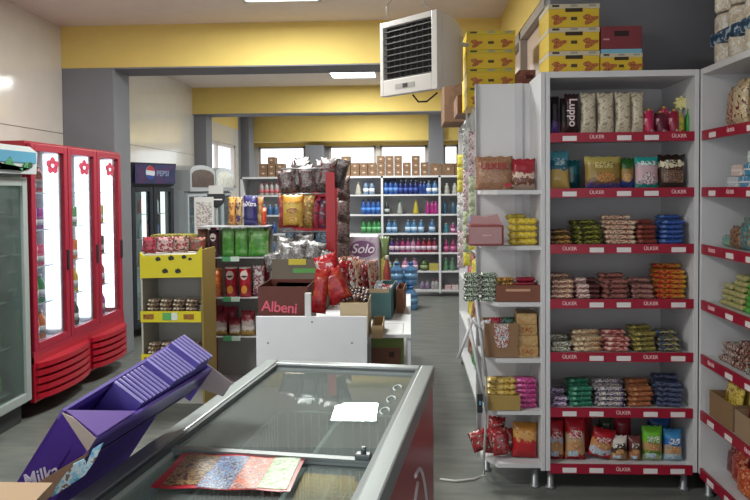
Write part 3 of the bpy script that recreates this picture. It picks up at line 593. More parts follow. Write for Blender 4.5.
# wire baskets
def basket(x0, x1, y0, y1, z0, z1):
    bm = NB(); r = .006
    for y in (y0, y1):
        for z in (z0, z1): tube(bm, [(x0, y, z), (x1, y, z)], r, 5)
    for x in (x0, x1):
        for z in (z0, z1): tube(bm, [(x, y0, z), (x, y1, z)], r, 5)
    n = int((x1-x0)/.03)
    for i in range(1, n):
        x = x0+(x1-x0)*i/n; tube(bm, [(x, y0, z1), (x, y0, z0), (x, y1, z0), (x, y1, z1)], r*.45, 4)
    n = int((y1-y0)/.03)
    for i in range(1, n):
        y = y0+(y1-y0)*i/n; tube(bm, [(x0, y, z1), (x0, y, z0), (x1, y, z0), (x1, y, z1)], r*.4, 4)
    ob('wire_basket', bm, mat('#e8eeee', .4), fz)
ys = [-LN+.08, -1.40, -.97, -.53, -.08]
for k in range(4): basket(-W2+.08, -.003, ys[k]+.005, ys[k+1]-.005, .5, .68); basket(.003, W2-.08, ys[k]+.005, ys[k+1]-.005, .5, .68)
for k, (yy) in enumerate((-.25, -.38, -.5)):   # letters on the glass along the right edge
    bm = NB(); prism(bm, [(.2+.018*math.cos(2*PI*i/20)+yy*0, yy+.028*math.sin(2*PI*i/20)) for i in range(20)], HT-.0178, HT-.0172, 'z'); bm.free()
    bm = NB(); pts = [(.225+.013*math.cos(a), yy+.03*math.sin(a), HT-.017) for a in [2*PI*i/24 for i in range(19)]]; tube(bm, pts, .0028, 5); ob('glass_marking', bm, mat('#c9d2d2', .5), fz)
ROT = Matrix.Rotation(math.radians(-7.8), 4, 'Z'); FO = Vector((-.235, 2.62, 0))
def fzp(x, y, z): return FO+ROT @ Vector((x, y, z))
frz = math.radians(-7.8)
for k, (x, y, w_, d_, h_, c, d) in enumerate([(.09, -1.32, .14, .28, .09, ['#a8a484', '#b4b090'], 'cream coloured frozen carton under the near glass lid'), (.19, -.90, .07, .2, .08, ['#a8ada0', '#c8ccc0', '#8c9488'], 'frosty grey-green frozen bag beside the crossbar'),
        (.09, -.84, .1, .1, .06, ['#7a8474', '#b8c0b4', '#5c6450'], 'small frosty green bag beside the crossbar'), (.08, -.34, .09, .2, .05, ['#8c6c50', '#a8845c'], 'brown frozen carton near the far end'), (.19, -.34, .08, .18, .06, ['#a89068', '#8c7450'], 'tan frozen carton in the far right basket'), (-.14, -.42, .12, .28, .05, ['#6c4c44', '#8c5c50'], 'dull red frozen carton in the far left basket'), (-.14, -1.36, .13, .28, .05, ['#c0c8c8', '#d8dcdc'], 'white frosted carton in the near left basket')]):
    t = put('frozen_carton', shut_box(w_, d_, h_, patt(c, 25, .5)), None, fzp(x, y, .508), (0, 0, frz), d, 'frozen food', 'frozen food in the freezer')
t = bag(0, 0, 0, .065, .15, .04, patt(['#c8d0cc', '#e0e4e0', '#a8b0a8'], 25, .3), 'white frozen bag standing at the right side of the near lid', 'frozen food', 'frozen food in the freezer', (-.3, 0, frz), 'frozen_bag', 3); t.location = fzp(.2, -1.2, .51)
for k in range(3): bag(*fzp(-.15+.01*k, -1.79+.125*k, .51), .1, .13, .04, patt(['#c0cac8', '#dfe5e3', '#9aa8a4'], 20, .3), 'white frosty bag in the left baskets, %s from the near end' % ['first', 'second', 'third'][k], 'frozen food', 'frozen food in the freezer', (-.9, 0, frz), 'frozen_bag', k)
# flyer on the lid
t = thing('price_flyer', 'red-edged sales flyer covered in small product pictures, flat on the freezer lid', 'flyer', Vector((-.432, 1.645, HT-.029)), -.03)
bm = NB()
def sheet(bm, x0, x1, y0, y1, z, mi=0, n=14, sk=.0):
    g = [[bm.verts.new((x0+(x1-x0)*i/n, y0+(y1-y0)*j/n, z+.0015*math.sin((x0+(x1-x0)*i/n)*50+(y0+(y1-y0)*j/n)*20))) for j in range(n+1)] for i in range(n+1)]
    for i in range(n):
        for j in range(n): bm.faces.new((g[i][j], g[i+1][j], g[i+1][j+1], g[i][j+1])).material_index = mi
def sheet_part(name, q, z, m, par, sk=0):
    bm = NB(); sheet(bm, *q, z, sk=sk); r = bmesh.ops.extrude_face_region(bm, geom=bm.faces[:]); bmesh.ops.translate(bm, vec=(0, 0, -.0008), verts=[v for v in r['geom'] if isinstance(v, bmesh.types.BMVert)]); return ob(name, bm, m, par)
sheet_part('sheet', (-.155, .165, -.115, .09), .0115, patt(['#a01828', '#b02434', '#c8404c'], 8, .3), t)
sheet_part('picture_panel', (-.135, -.05, -.1, .08), .0128, patt(['#241814', '#5a3c28', '#a08458', '#6a4830', '#3c281c'], 40, .3), t)
sheet_part('picture_panel', (-.0495, .025, -.112, .075), .0128, patt(['#3a5c98', '#6a90b4', '#4a3468', '#98a8bc', '#202840'], 40, .3), t)
sheet_part('picture_panel', (.0255, .088, -.112, .075), .0128, patt(['#b05830', '#c8502c', '#c09080', '#8c2430', '#c8b8b0'], 40, .3), t)
sheet_part('picture_panel', (.0885, .155, -.105, .075), .0128, patt(['#58983c', '#98b880', '#b8bcb0', '#6c9c50'], 40, .3), t)

# ================================================================ purple chocolate display leaning on the freezer
PUR = mat('#4b3288', .85, name='purple_card', spec=.1); PUR2 = mat('#6a54b0', .35); PURD = mat('#30215c', .5); PURL = mat('#7a5cb0', .4)
A = oy(61, 411, 1.42); B = oy(98, 437, 1.42); A2 = oy(176, 341, 1.95); 
e1 = (B-A).normalized(); ln = (A2-A).normalized(); e3 = -(e1.cross(ln)).normalized()
if e3.z > 0: e3 = -e3
e1 = ln.cross(e3); e1 = e1.normalized()*(1 if e1.x > 0 else -1)
R = Matrix((e1, ln, -e3)).transposed()
t = thing('chocolate_display', 'long purple cardboard chocolate display leaning against the freezer, marked Milka', 'display')
t.matrix_world = Matrix.Translation(A) @ R.to_4x4()
wd = (B-A).length; LL = (A2-A).length
def taper(): # the tray is wider at its far end
    for c in t.children:
        for v in c.data.vertices:
            if v.co.y > 0: v.co.x *= 1+.38*v.co.y/LL
bm = NB(); box(bm, .004, wd-.004, .0, .006, -.85, -.0); box(bm, 0, .006, 0, LL-.1, -.85, -.02); box(bm, wd-.036, wd-.03, .0, LL-.08, -.85, -.06); box(bm, .006, wd-.036, LL-.086, LL-.08, -.85, -.12); ob('body', bm, PUR, t)
bm = NB(); box(bm, wd-.007, wd, .006, LL, -.06, -.018); box(bm, wd-.006, wd, 0, LL, -.06, .0); box(bm, .0, .006, 0, LL, -.03, .005); box(bm, 0, wd, LL-.006, LL, -.12, .0); ob('tray_edge', bm, PUR2, t)
bm = NB(); box(bm, .006, wd-.006, .006, LL-.006, -.09, -.085); ob('tray_floor', bm, PURD, t)
# torn triangular flap at the near end
bm = NB(); f = [bm.verts.new(p) for p in ((.006, .004, .006), (wd-.002, .004, .004), (wd*.95, .15, .006), (wd*.25, .07, -.03))]; bm.faces.new(f)
r = bmesh.ops.extrude_face_region(bm, geom=bm.faces[:]); bmesh.ops.translate(bm, vec=(0, 0, -.003), verts=[v for v in r['geom'] if isinstance(v, bmesh.types.BMVert)]); ob('torn_flap', bm, PURL, t)
bm = NB(); prism(bm, [(wd*.05, .0), (wd*1.0, -.035), (wd*1.0, -.0), (wd*.3, .006)], -.003, .0); ob('torn_edge', bm, mat('#b8a8a0', .8), t)
bm = NB(); prism(bm, [(wd*.45, -.16), (wd*1.05, -.03), (wd*1.0, -.13), (wd*.75, -.2), (wd*.5, -.28)], -.008, -.004); ob('torn_card', bm, mat('#8c6c58', .85), t)
# lip hanging over the far end
bm = NB(); prism(bm, [(wd*.3, -.0), (wd+.05, .0), (wd+.05, -.05), (wd*.6, -.09)], LL, LL+.004); ob('end_flap', bm, mat('#a89c9c', .8), t)
q_ = R.transposed() @ (oy(36, 480, 1.42)-A); lettering('Milka', .042, mat('#c8c0d4', .5), t, (q_.x, -.001, q_.z), (PI/2, -1.0, 0), shear=.2)
taper()
# three steps of chocolate bars standing on edge, long side across the tray
def choc():
    bm = NB(); box(bm, -wd/2+.010, wd/2-.010, -.005, .005, -.004, .075, bev=.002); box(bm, -wd/2+.010, wd/2-.010, -.005, .005, .075, .080, 1, bev=.001); return me('bar', bm, [mat('#3d2c88', .4, name='purple_wrapper'), mat('#a398dc', .2, coat=.5, name='painted_highlight_edge')])  # pale top edge: the shine on the bars painted in as colour
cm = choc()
RT = t.matrix_world
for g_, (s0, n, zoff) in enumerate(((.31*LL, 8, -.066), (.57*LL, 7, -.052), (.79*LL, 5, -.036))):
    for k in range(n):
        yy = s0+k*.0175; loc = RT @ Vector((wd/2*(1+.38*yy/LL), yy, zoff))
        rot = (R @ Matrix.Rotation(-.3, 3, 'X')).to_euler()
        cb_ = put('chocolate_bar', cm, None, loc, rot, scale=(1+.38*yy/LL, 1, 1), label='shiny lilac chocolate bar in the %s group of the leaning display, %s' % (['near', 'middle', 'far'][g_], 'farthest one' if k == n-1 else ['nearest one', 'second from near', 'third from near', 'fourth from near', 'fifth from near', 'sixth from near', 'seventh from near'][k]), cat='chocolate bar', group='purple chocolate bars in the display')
# blue printed card and brown carton at the lower left corner
P0 = oy(73, 464, 1.30); 
t = thing('torn_printed_card', 'torn pale blue printed card standing between purple display and freezer edge', 'card', P0)
bm = NB(); poly = [(73, 464), (84, 459), (86, 466), (93, 449), (103, 443), (96, 459), (85, 475), (52, 497), (56, 487)]
pp = [oy(x, y, 1.30)-P0 for x, y in poly]; prism(bm, [(p.x, p.z) for p in pp], -.003, .003); ob('card', bm, patt(['#5a9cc0', '#88c0dc', '#c0d8e4', '#7a6458'], 22, .5), t)
Q = oy(52, 482, 1.10); Q0 = oy(-30, 480, 1.10)
t = thing('cardboard_box', 'plain brown cardboard box corner in front of the purple display', 'box', (Q.x-.33, 1.0, .852))
cm2 = mat('#a08468', .85)
bm = NB(); hq = Q.z-.852-.018; box(bm, 0, .31, 0, .12, 0, hq-.001); ob('body', bm, cm2, t)
bm = NB(); prism(bm, [(0, .02), (.33, .0), (.315, .13), (0, .13)], hq, hq+.004, 'z'); ob('top_flap', bm, mat('#a88c70', .85), t)

# ================================================================ back gondola with cleaning bottles
GY = 9.8
LV = [1.437, 1.157, .89, .618, .359, .093]
UPR = [-2.38, -1.38, -.39, .415, 1.10]
t = thing('shelving_unit', 'long low white shelving row across the back, full of cleaning bottles', 'shelving', (0, 0, 0))
for x in UPR: bx('upright', (x-.015, x+.015, GY, GY+.42, .05, 1.695), WHITE, t)
bx('back_panel', (UPR[0], UPR[-1], GY+.42, GY+.43, .05, 1.695), mat('#b8b8bc', .6), t)
bx('top_panel', (UPR[0]-.015, UPR[-1]+.015, GY, GY+.43, 1.67, 1.698), WHITE, t)
for z in LV: bx('shelf', (UPR[0], UPR[-1], GY+.005, GY+.42, z-.022, z), WHITE, t)
for x in UPR:
    bm = NB(); lathe(bm, [(.02, 0), (.02, .05)], (x, GY+.06, 0), 10); ob('leg', bm, CHROME, t)
BAYN = {0: 'first bay', 1: 'second bay', 2: 'third bay', 3: 'fourth bay', 4: 'last bay'}
SH = ['top shelf', 'second shelf', 'third shelf', 'fourth shelf', 'fifth shelf', 'lowest shelf']
def brow(li, pxs, r, h, cs, capc, colname, kind='round', lab=None, word='bottle', cat='bottle'):
    dk = lambda h: '#'+''.join('%02x' % int(int(h[i:i+2], 16)*.82) for i in (1, 3, 5))
    r *= 1.1; h *= 1.04
    m = mat(dk(cs), .4); c = mat(capc, .4); L = mat(lab, .5) if lab else None
    n = len(pxs)
    for k, px in enumerate(pxs):
        x = oy(px, 220, GY+.08).x
        x = min([x]+[u-.016-r for u in UPR if u-.016-r < x < u]) if any(u-.016-r < x < u for u in UPR) else x
        x = max([x]+[u+.016+r for u in UPR if u < x < u+.016+r]) if any(u < x < u+.016+r for u in UPR) else x
        where = 'left' if px < 300 else ('middle' if px < 383 else 'wide' if px < 440 else 'right')
        pos = 'only one' if n == 1 else ['first', 'second', 'third', 'fourth', 'fifth', 'sixth', 'seventh', 'eighth', 'ninth'][k]+' from left'
        bottle(x, GY+.08, LV[li]+.001, r, h, m, c, '%s %s on the %s of back shelving, %s bay, %s' % (colname, word, SH[li], where, pos), kind, '%s %ss on the back shelving' % (colname, word), lab_c=L)
brow(0, [358.5], .04, .17, '#cfcabb', '#d8d8d4', 'cream', 'cone'); brow(0, [366, 372], .035, .18, '#8aa8cc', '#3a6ab0', 'pale blue', 'waist', '#e0e4ec')
brow(0, [386, 391, 396], .032, .2, '#2a56a8', '#1c3a80', 'royal blue', 'round', '#5a84c8'); brow(0, [401, 406, 411, 416], .03, .19, '#1c2c78', '#b8c0d8', 'navy', 'round', '#3a50a0'); brow(0, [421, 424.5], .028, .17, '#28489c', '#d0d4e0', 'deep blue'); brow(0, [429, 435], .036, .18, '#5a8cc4', '#c8d4e8', 'sky blue', 'waist', '#d8e0ec')
brow(0, [447, 455, 460], .036, .14, '#c8c8c0', '#e0e0e0', 'white', 'waist')
brow(1, [363.5, 368.5, 373.5, 378.5], .033, .2, '#3060b0', '#204890', 'bright blue', 'round', '#4a80cc'); brow(1, [387], .034, .16, '#2c3038', '#3a7a50', 'black', 'waist', '#a8b0b0'); brow(1, [400], .036, .18, '#b0b8b0', '#2f8a48', 'white-green', 'cone'); brow(1, [416], .038, .19, '#c8b838', '#b8a020', 'yellow', 'cone')
brow(1, [428, 432.5, 437], .032, .17, '#b82c88', '#d060a8', 'magenta', 'waist'); brow(1, [445, 453.5], .03, .17, '#3c6888', '#284860', 'steel blue'); brow(1, [459], .032, .15, '#c8ccc8', '#e4e4e4', 'grey-white')
brow(2, [363.5, 369, 374.5, 379.5], .033, .19, '#3f9050', '#2a6c3a', 'green', 'round', '#6ab078'); brow(2, [389, 394.5], .038, .18, '#5088b8', '#d0d8e4', 'water blue', 'waist', '#a0bcd8'); brow(2, [408, 414, 421], .038, .18, '#5a90c0', '#d8dce8', 'light blue', 'waist', '#b0c8e0'); brow(2, [432], .038, .18, '#4c80b4', '#d8dce8', 'mid blue', 'waist', '#b0c8e0')
brow(2, [446], .034, .13, '#4890a0', '#c8d8d8', 'teal', 'waist'); brow(2, [453, 459], .03, .13, '#b8408c', '#e0c8dc', 'dark pink', 'waist', '#d8a8c8')
for px, c, nm in ((386, '#384878', 'slate blue'), (391.5, '#4a3078', 'violet'), (397, '#7a2c68', 'plum'), (402.5, '#a83070', 'rose'), (408, '#a84888', 'lilac'), (413, '#c088a8', 'pale rose'), (418, '#a02860', 'raspberry'), (423.5, '#98203c', 'crimson'), (429, '#b02840', 'bright red'), (434.5, '#8c2040', 'wine')): brow(3, [px], .034, .19, c, '#b8a8b8', nm, 'round', '#c8b0c0')
brow(3, [446, 453], .036, .17, '#a82c70', '#c880a8', 'deep pink', 'waist', '#c86898'); brow(3, [460.5], .03, .17, '#c8c0c0', '#d0a8b8', 'blush')
brow(4, [388, 396], .045, .16, '#b8bcb4', '#88a088', 'pale green', 'round', '#90a890'); brow(4, [405, 414], .047, .17, '#c088b0', '#d8b0cc', 'pastel pink', 'round', '#e0c0d8'); brow(4, [424], .05, .16, '#4c6834', '#384c28', 'olive', 'round', '#8c9868'); brow(4, [445.5, 452], .034, .17, '#68a078', '#a8c8b0', 'mint', 'waist')
t = put('small_carton', shut_box(.13, .12, .1, mat('#a89c4c', .6)), None, (oy(435, 220, GY+.05).x-.02, GY+.03, LV[4]+.001), (0, 0, 0), 'mustard yellow carton beside the olive bottle on back shelving', 'carton')
brow(5, [422, 427], .033, .11, '#9c88a8', '#c8b8d0', 'dusty violet'); brow(5, [433, 437], .03, .13, '#c0bcc0', '#c05068', 'greyish'); 
for px in (448, 455): put('small_carton', shut_box(.09, .1, .06, mat('#b8989c' if px == 448 else '#c4b0ae', .6)), None, (oy(px, 280, GY+.05).x, GY+.04, LV[5]+.001), (0, 0, 0), 'dull pink carton on the lowest back shelf, %s' % ('left one' if px == 448 else 'right one'), 'carton', 'dull pink cartons')
brow(0, [262, 267, 272, 277, 282], .034, .17, '#c8bcb8', '#d87078', 'white-capped pale', 'waist', '#b86068'); brow(1, [264, 270, 276], .036, .14, '#4878b0', '#c8d0dc', 'dark sky'); brow(2, [262, 268, 274], .034, .16, '#284c90', '#a8b0d0', 'cobalt'); brow(3, [262, 268, 274], .034, .15, '#4870a0', '#c0c8dc', 'denim blue'); brow(4, [262, 268, 274], .034, .15, '#8c5c90', '#c0a8c8', 'mauve')
# brown cartons along the top of the back shelving
def colcart(px0, px1, n, hh, place, seal=True):
    a = oy(px0, 160, GY+.06).x; b = oy(px1, 160, GY+.06).x; w_ = b-a-.003
    for k in range(n):
        t = put('carton', shut_box(round(w_, 3), .2, hh-.002, patt(['#745842', '#7e614a', '#684c38'], 6, .85)), None, ((a+b)/2, GY+.06, 1.699+hh*k), (0, 0, 0), 'brown carton on the back shelving, %s%s' % (place, '' if n == 1 else ', '+['lowest', 'middle' if n == 3 else 'upper', 'topmost'][k]), 'carton', 'brown cartons on the back shelving')
        if seal: bx('paper_seal', (-.016, .016, -.0015, 0, hh*.42, hh*.6), mat('#c8b8a8', .7), t)
NTH = ['first', 'second', 'third', 'fourth', 'fifth', 'sixth', 'seventh', 'eighth', 'ninth', 'tenth']
for k, (a, b, n) in enumerate([(341, 350, 3), (350.5, 359, 2), (359.5, 367.5, 2), (368, 376, 2), (377, 384.5, 3), (385, 393.5, 3), (394, 402, 3), (402.5, 411, 2), (411.5, 420, 3), (420.5, 428.5, 2)]): colcart(a, b, n, .094, '%s column of the middle group' % NTH[k])
for k, (a, b, n) in enumerate([(259, 267, 2), (267.5, 275, 3), (275.5, 284, 2), (284.5, 296, 1)]): colcart(a, b, n, .094, '%s column of the left group' % NTH[k])
for k, (a, b) in enumerate([(430, 441), (442, 454.5), (455, 463.5)]): colcart(a, b, 1, .17, '%s of the larger ones at right' % NTH[k])
# water bottles on the floor
WB = mat('#3c6e98', .15, 0, coat=.4); 
def jug(x, y, z, lab):
    t = thing('water_bottle', lab, 'water bottle', (x, y, z), 0, 'large blue water bottles')
    bm = NB(); lathe(bm, [(.08, 0), (.088, .01), (.088, .06), (.083, .066), (.083, .078), (.088, .084), (.088, .15), (.083, .156), (.083, .168), (.088, .174), (.086, .205), (.03, .245), (.028, .262)], n=20); ob('bottle_body', bm, mat('#456f98', .18, 0, coat=.5, name='blue_water'), t)
    bm = NB(); lathe(bm, [(.032, .262), (.032, .282), (.028, .287)], n=14); ob('cap', bm, mat('#2c5c98', .4), t)
    bm = NB(); lathe(bm, [(.0885, .09), (.0885, .145)], n=20); ob('paper_label', bm, mat('#6a94b8', .5), t)
for k, (px, y, z, d) in enumerate([(396, 8.75, 0, 'front left on the floor'), (411, 8.75, 0, 'front right on the floor'), (394, 8.95, 0, 'rear left on the floor'), (409, 8.97, 0, 'rear right on the floor')]):
    x = oz(px, 308, 0).x; x = oy(px, 300, y).x; jug(x, y, z, 'large blue water bottle, %s' % d)
    if k < 2: pass
bx_ = None
for k, (px, y) in enumerate([(397, 8.86), (411, 8.88)]):
    t = None
    jug(oy(px, 280, y).x, y, .292, 'large blue water bottle stacked on the floor ones, %s' % ['left', 'right'][k])

# ================================================================ red cola fridge
def hollow(name, x0, x1, y0, y1, z0, z1, m, par, tk=.03):
    """cabinet open on the +x side"""
    bm = NB(); box(bm, x0, x0+tk, y0, y1, z0, z1); box(bm, x0+tk, x1, y0, y0+tk, z0, z1); box(bm, x0+tk, x1, y1-tk, y1, z0, z1); box(bm, x0+tk, x1, y0+tk, y1-tk, z0, z0+tk); box(bm, x0+tk, x1, y0+tk, y1-tk, z1-tk, z1)
    return ob(name, bm, m, par)
def fdoor(par, y0, y1, z0, z1, x, fm, handle=True, flower=False, fr=.045, tint='#f2f6f6', haze=.03):
    bm = NB()
    for q in ((y0, y0+fr, z0, z1), (y1-fr, y1, z0, z1), (y0+fr, y1-fr, z0, z0+fr), (y0+fr, y1-fr, z1-fr, z1)): box(bm, x, x+.035, *q, bev=.004)
    d = ob('door', bm, fm, par)
    bx('glass_pane', (x+.012, x+.017, y0+fr, y1-fr, z0+fr, z1-fr), glass(tint, 1.35, 0, 'door_glass', haze), d)
    if handle: bx('handle', (x+.035, x+.05, y1-fr*.8, y1-fr*.35, (z0+z1)/2-.2, (z0+z1)/2-.05), mat('#2a2428', .4), d, .004)
    if flower:
        bm = NB(); cy, cz = y1-fr-.13, z1-fr-.09
        for p in range(5):
            a = 2*PI*p/5+.3; prism(bm, [(cy+.055*math.cos(a)+.036*math.cos(2*PI*i/12), cz+.036*math.sin(a)+.026*math.sin(2*PI*i/12)) for i in range(12)], x+.0175, x+.0185, 'x')
        ob('flower_sticker', bm, mat('#c83a58', .5), d)
    return d
xf = -2.5
t = thing('drink_fridge', 'red drink fridge with three brightly lit glass doors and louvred red base', 'fridge')
y0, y1, zb, zt_ = 4.50, 5.97, .42, 1.845
hollow('cabinet', -3.05, xf-.035, y0, y1, .12, zt_, mat('#9c1428', .35), t, .03)
LIT = mat('#eef2ff', .5, 0, 3.0, name='fridge_lamp'); INW = mat('#e8eaf0', .4)
bx('inner_back', (-3.01, -3.0, y0+.03, y1-.03, zb, zt_-.03), INW, t)
ds = [(4.515, 5.01), (5.02, 5.49), (5.50, 5.955)]
for k, (a, b) in enumerate(ds):
    fdoor(t, a, b, .44, 1.83, xf-.035, RED, True, True, .05, haze=.02)
    pt = bx('divider', (-3.0, xf-.06, b-.012, b+.0, .43, 1.81), INW, t)
    bx('lamp_tube', (xf-.17, xf-.07, b-.026, b-.014, .5, 1.78), LIT, t)
for z in (.46, .72, .98, 1.24, 1.5): bx('shelf', (-2.99, xf-.10, y0+.035, y1-.035, z-.008, z), mat('#c0c4cc', .4, .3), t)
bm = NB(); box(bm, xf-.035, xf-.001, y0, y1, .36, .44); ob('door_sill', bm, RED, t)
for k, (a, b) in enumerate(((4.50, 5.28), (5.30, 5.97))):
    bm = NB(); box(bm, xf-.035, xf-.0, a, b, .10, .40)
    for i in range(5):
        z = .12+.052*i; n = 10; out = [(xf, a+.02)]+[(xf+.02+.075*math.sin(PI*(j/n))**.6*.9, a+.02+(b-a-.04)*j/n) for j in range(n+1)]+[(xf, b-.02)]
        prism(bm, out, z, z+.034, 'z')
    ob('grille', bm, mat('#a81428', .35), t)
drinks = [('#a03a90', 'purple'), ('#e07028', 'orange'), ('#b81c28', 'red'), ('#3c8a48', 'green'), ('#3a2018', 'cola brown'), ('#d84c78', 'pink'), ('#d8b02c', 'yellow')]
rn = random.Random(5)
for di, (a, b) in enumerate(ds):
    for si, z in enumerate((.46, .72, .98, 1.24, 1.5)):
        for k in range(4):
            if si == 4 and (k < 2 or di > 0): continue
            c, nm = drinks[(si*2+k//2+di*3) % 7]
            yy = a+.085+k*.088
            bottle(xf-.15, yy, z+.001, .036, .2 if si in (0, 1, 4) else .155, mat(c, .25), mat('#d8d8d8' if k % 2 else '#a82030', .4), '%s drink behind %s fridge door, %s shelf, %s from left' % (nm, ['first red', 'second red', 'third red'][di], ['lowest', 'second', 'third', 'fourth', 'top'][si], ['first', 'second', 'third', 'fourth'][k]), 'round' if si in (0, 1, 4) else 'can', 'drinks in the red fridge', 'drink_bottle' if si in (0, 1, 4) else 'drink_can', 'drink', mat('#d8d0d8', .5))
# grey fridge with landscape header
GF = mat('#9fa6a4', .45); 
t = thing('drink_fridge', 'pale grey glass-door fridge with green landscape header, beside the red fridge', 'fridge')
hollow('cabinet', -3.05, xf-.03, 3.86, 4.46, .12, 1.62, GF, t)
fdoor(t, 3.865, 4.455, .14, 1.60, xf-.03, GF, False, False, .055, '#e0ece8', .04)
bm = NB(); prism(bm, [(-2.62, 1.62), (-2.44, 1.62), (-2.43, 1.76), (-2.48, 1.80), (-2.62, 1.80)], 3.86, 4.47); hd = ob('header', bm, mat('#c2c8ca', .4), t)
bx('sky_picture', (-2.432, -2.428, 3.87, 4.45, 1.69, 1.76), mat('#4a90b0', .5), hd); 
bm = NB(); n = 16; prism(bm, [(3.87, 1.655)]+[(3.87+.50*i/n, 1.69+.03*math.sin(i*.9)+.015*math.sin(i*2.3)-.0012*i) for i in range(n+1)]+[(4.37, 1.655)], -2.4275, -2.424, 'x'); ob('green_hills', bm, patt(['#2c7048', '#4c9050', '#38805c'], 30), hd)
bm = NB(); prism(bm, [(4.37+.025*math.cos(a), 1.675+.02*math.sin(a)) for a in [2*PI*i/20 for i in range(20)]], -2.424, -2.422, 'x'); ob('round_badge', bm, mat('#1c4834', .5), hd)
for z in (.2, .5, .8, 1.1, 1.38): bx('shelf', (-3.0, xf-.1, 3.9, 4.42, z-.008, z), mat('#8c9494', .4), t)
bx('lamp_tube', (-2.66, -2.62, 3.9, 4.42, 1.56, 1.58), mat('#e8fff0', .5, 0, 1.2, name='added_fridge_glow'), t)  # added glowing strip, only there to brighten the dark fridge inside
bx('base_panel', (-3.0, xf-.05, 3.9, 4.42, .0, .12), mat('#3a3c3c', .6), t)
for si, z in enumerate((.2, .5, .8, 1.1)):
    for k in range(4):
        c, nm = [('#5c8c50', 'green'), ('#7aa068', 'pale green'), ('#c8b878', 'cream'), ('#4878a0', 'blue')][(si) % 4]
        bottle(xf-.16, 3.98+.115*k, z+.001, .035, .17, mat(c, .4), mat('#c8c8c0', .4), '%s bottle in the grey fridge, %s shelf, %s from left' % (nm, ['lowest', 'second', 'third', 'fourth'][si], NTH[k]), 'round', 'drinks in the grey fridge', 'drink_bottle', 'drink')
t = thing('display_fridge', 'low pale fridge corner at the photo edge, nearer than the grey fridge', 'fridge')
hollow('cabinet', -2.98, -2.455, 3.3, 3.845, .1, 1.3, mat('#aeb3b2', .45), t)
fdoor(t, 3.305, 3.84, .1, 1.3, -2.455, mat('#b6bbba', .45), False, False, .05, '#a8b4b0', .05)
bx('base_panel', (-2.9, -2.5, 3.34, 3.8, .0, .1), mat('#3a3c3c', .6), t)

# blue-black double-door fridge behind the pillar, then two more
NV = mat('#20242e', .4)
Pa, Pb = oy(131, 200, 6.95), oy(174, 200, 7.5); FW = math.hypot(Pb.x-Pa.x, Pb.y-Pa.y)
t = thing('drink_fridge', 'black double-door fridge with dark blue header and round red white blue emblem', 'fridge', (Pa.x, Pa.y, 0), -math.atan2(Pb.x-Pa.x, Pb.y-Pa.y))
TF = t
hollow('cabinet', -.31, -.03, 0, FW, .08, 1.56, NV, t, .02)
bm = NB(); prism(bm, [(-.31, 1.56), (.0, 1.56), (.04, 1.80), (-.31, 1.80)], 0, FW); hd = ob('header', bm, NV, t)
bx('header_picture', (.03, .043, .02, FW-.02, 1.585, 1.785), patt(['#1c2850', '#2c2c5c', '#4a2458', '#1a3468'], 5), hd)
ey = FW*.37
bm = NB(); prism(bm, [(ey+.062*math.cos(a), 1.70+.07*math.sin(a)) for a in [2*PI*i/24 for i in range(24)]], .0432, .046, 'x'); em = ob('round_emblem', bm, mat('#d8dce4', .5), hd)
bm = NB(); prism(bm, [(ey+.058*math.cos(a), 1.705+.064*math.sin(a)) for a in [.15+PI*.85*i/14 for i in range(15)]], .046, .0475, 'x'); ob('red_half', bm, mat('#b82c3c', .5), em)
bm = NB(); prism(bm, [(ey+.058*math.cos(a), 1.695+.064*math.sin(a)) for a in [PI+.3+PI*.75*i/14 for i in range(15)]], .046, .0475, 'x'); ob('blue_half', bm, mat('#24489c', .5), em)
lettering('PEPSI', .08, mat('#8c9cc0', .5), hd, (.045, FW*.66, 1.69), (PI/2, 0, PI/2))
for a, b in ((.008, FW/2-.004), (FW/2+.004, FW-.008)): fdoor(t, a, b, .10, 1.55, -.03, NV, False, False, .05, haze=.02)
for b in (FW/2, FW-.03): bx('lamp_tube', (-.15, -.1, b-.02, b-.005, .2, 1.5), mat('#e4f4ee', .5, 0, 1.6, name='fridge_lamp_dim'), t)
bx('inner_back', (-.29, -.28, .02, FW-.02, .12, 1.54), mat('#b8c0c4', .5), t)
for z in (.4, .7, 1.0, 1.27): bx('shelf', (-.28, -.08, .022, FW-.022, z-.008, z), mat('#a0a8a8', .4), t)
TM = Matrix.Translation(t.location) @ Matrix.Rotation(t.rotation_euler.z, 4, 'Z')
for si, z in enumerate((.7, 1.0, 1.27)):
    for k in range(5):
        c, nm = [('#b8c8d0', 'clear'), ('#c83848', 'red'), ('#3c68a8', 'blue')][(si+k) % 3]
        q_ = TM @ Vector((-.20, .07+(FW-.14)*k/4+(.03 if k == 2 else 0), z+.001))
        bottle(q_.x, q_.y, q_.z, .032, .19, mat(c, .3), mat('#2858a0', .4), '%s bottle in the black fridge, %s shelf, %s from left' % (nm, ['lowest visible', 'middle', 'top'][si], NTH[k]), 'round', 'drinks in the black fridge', 'drink_bottle', 'drink')
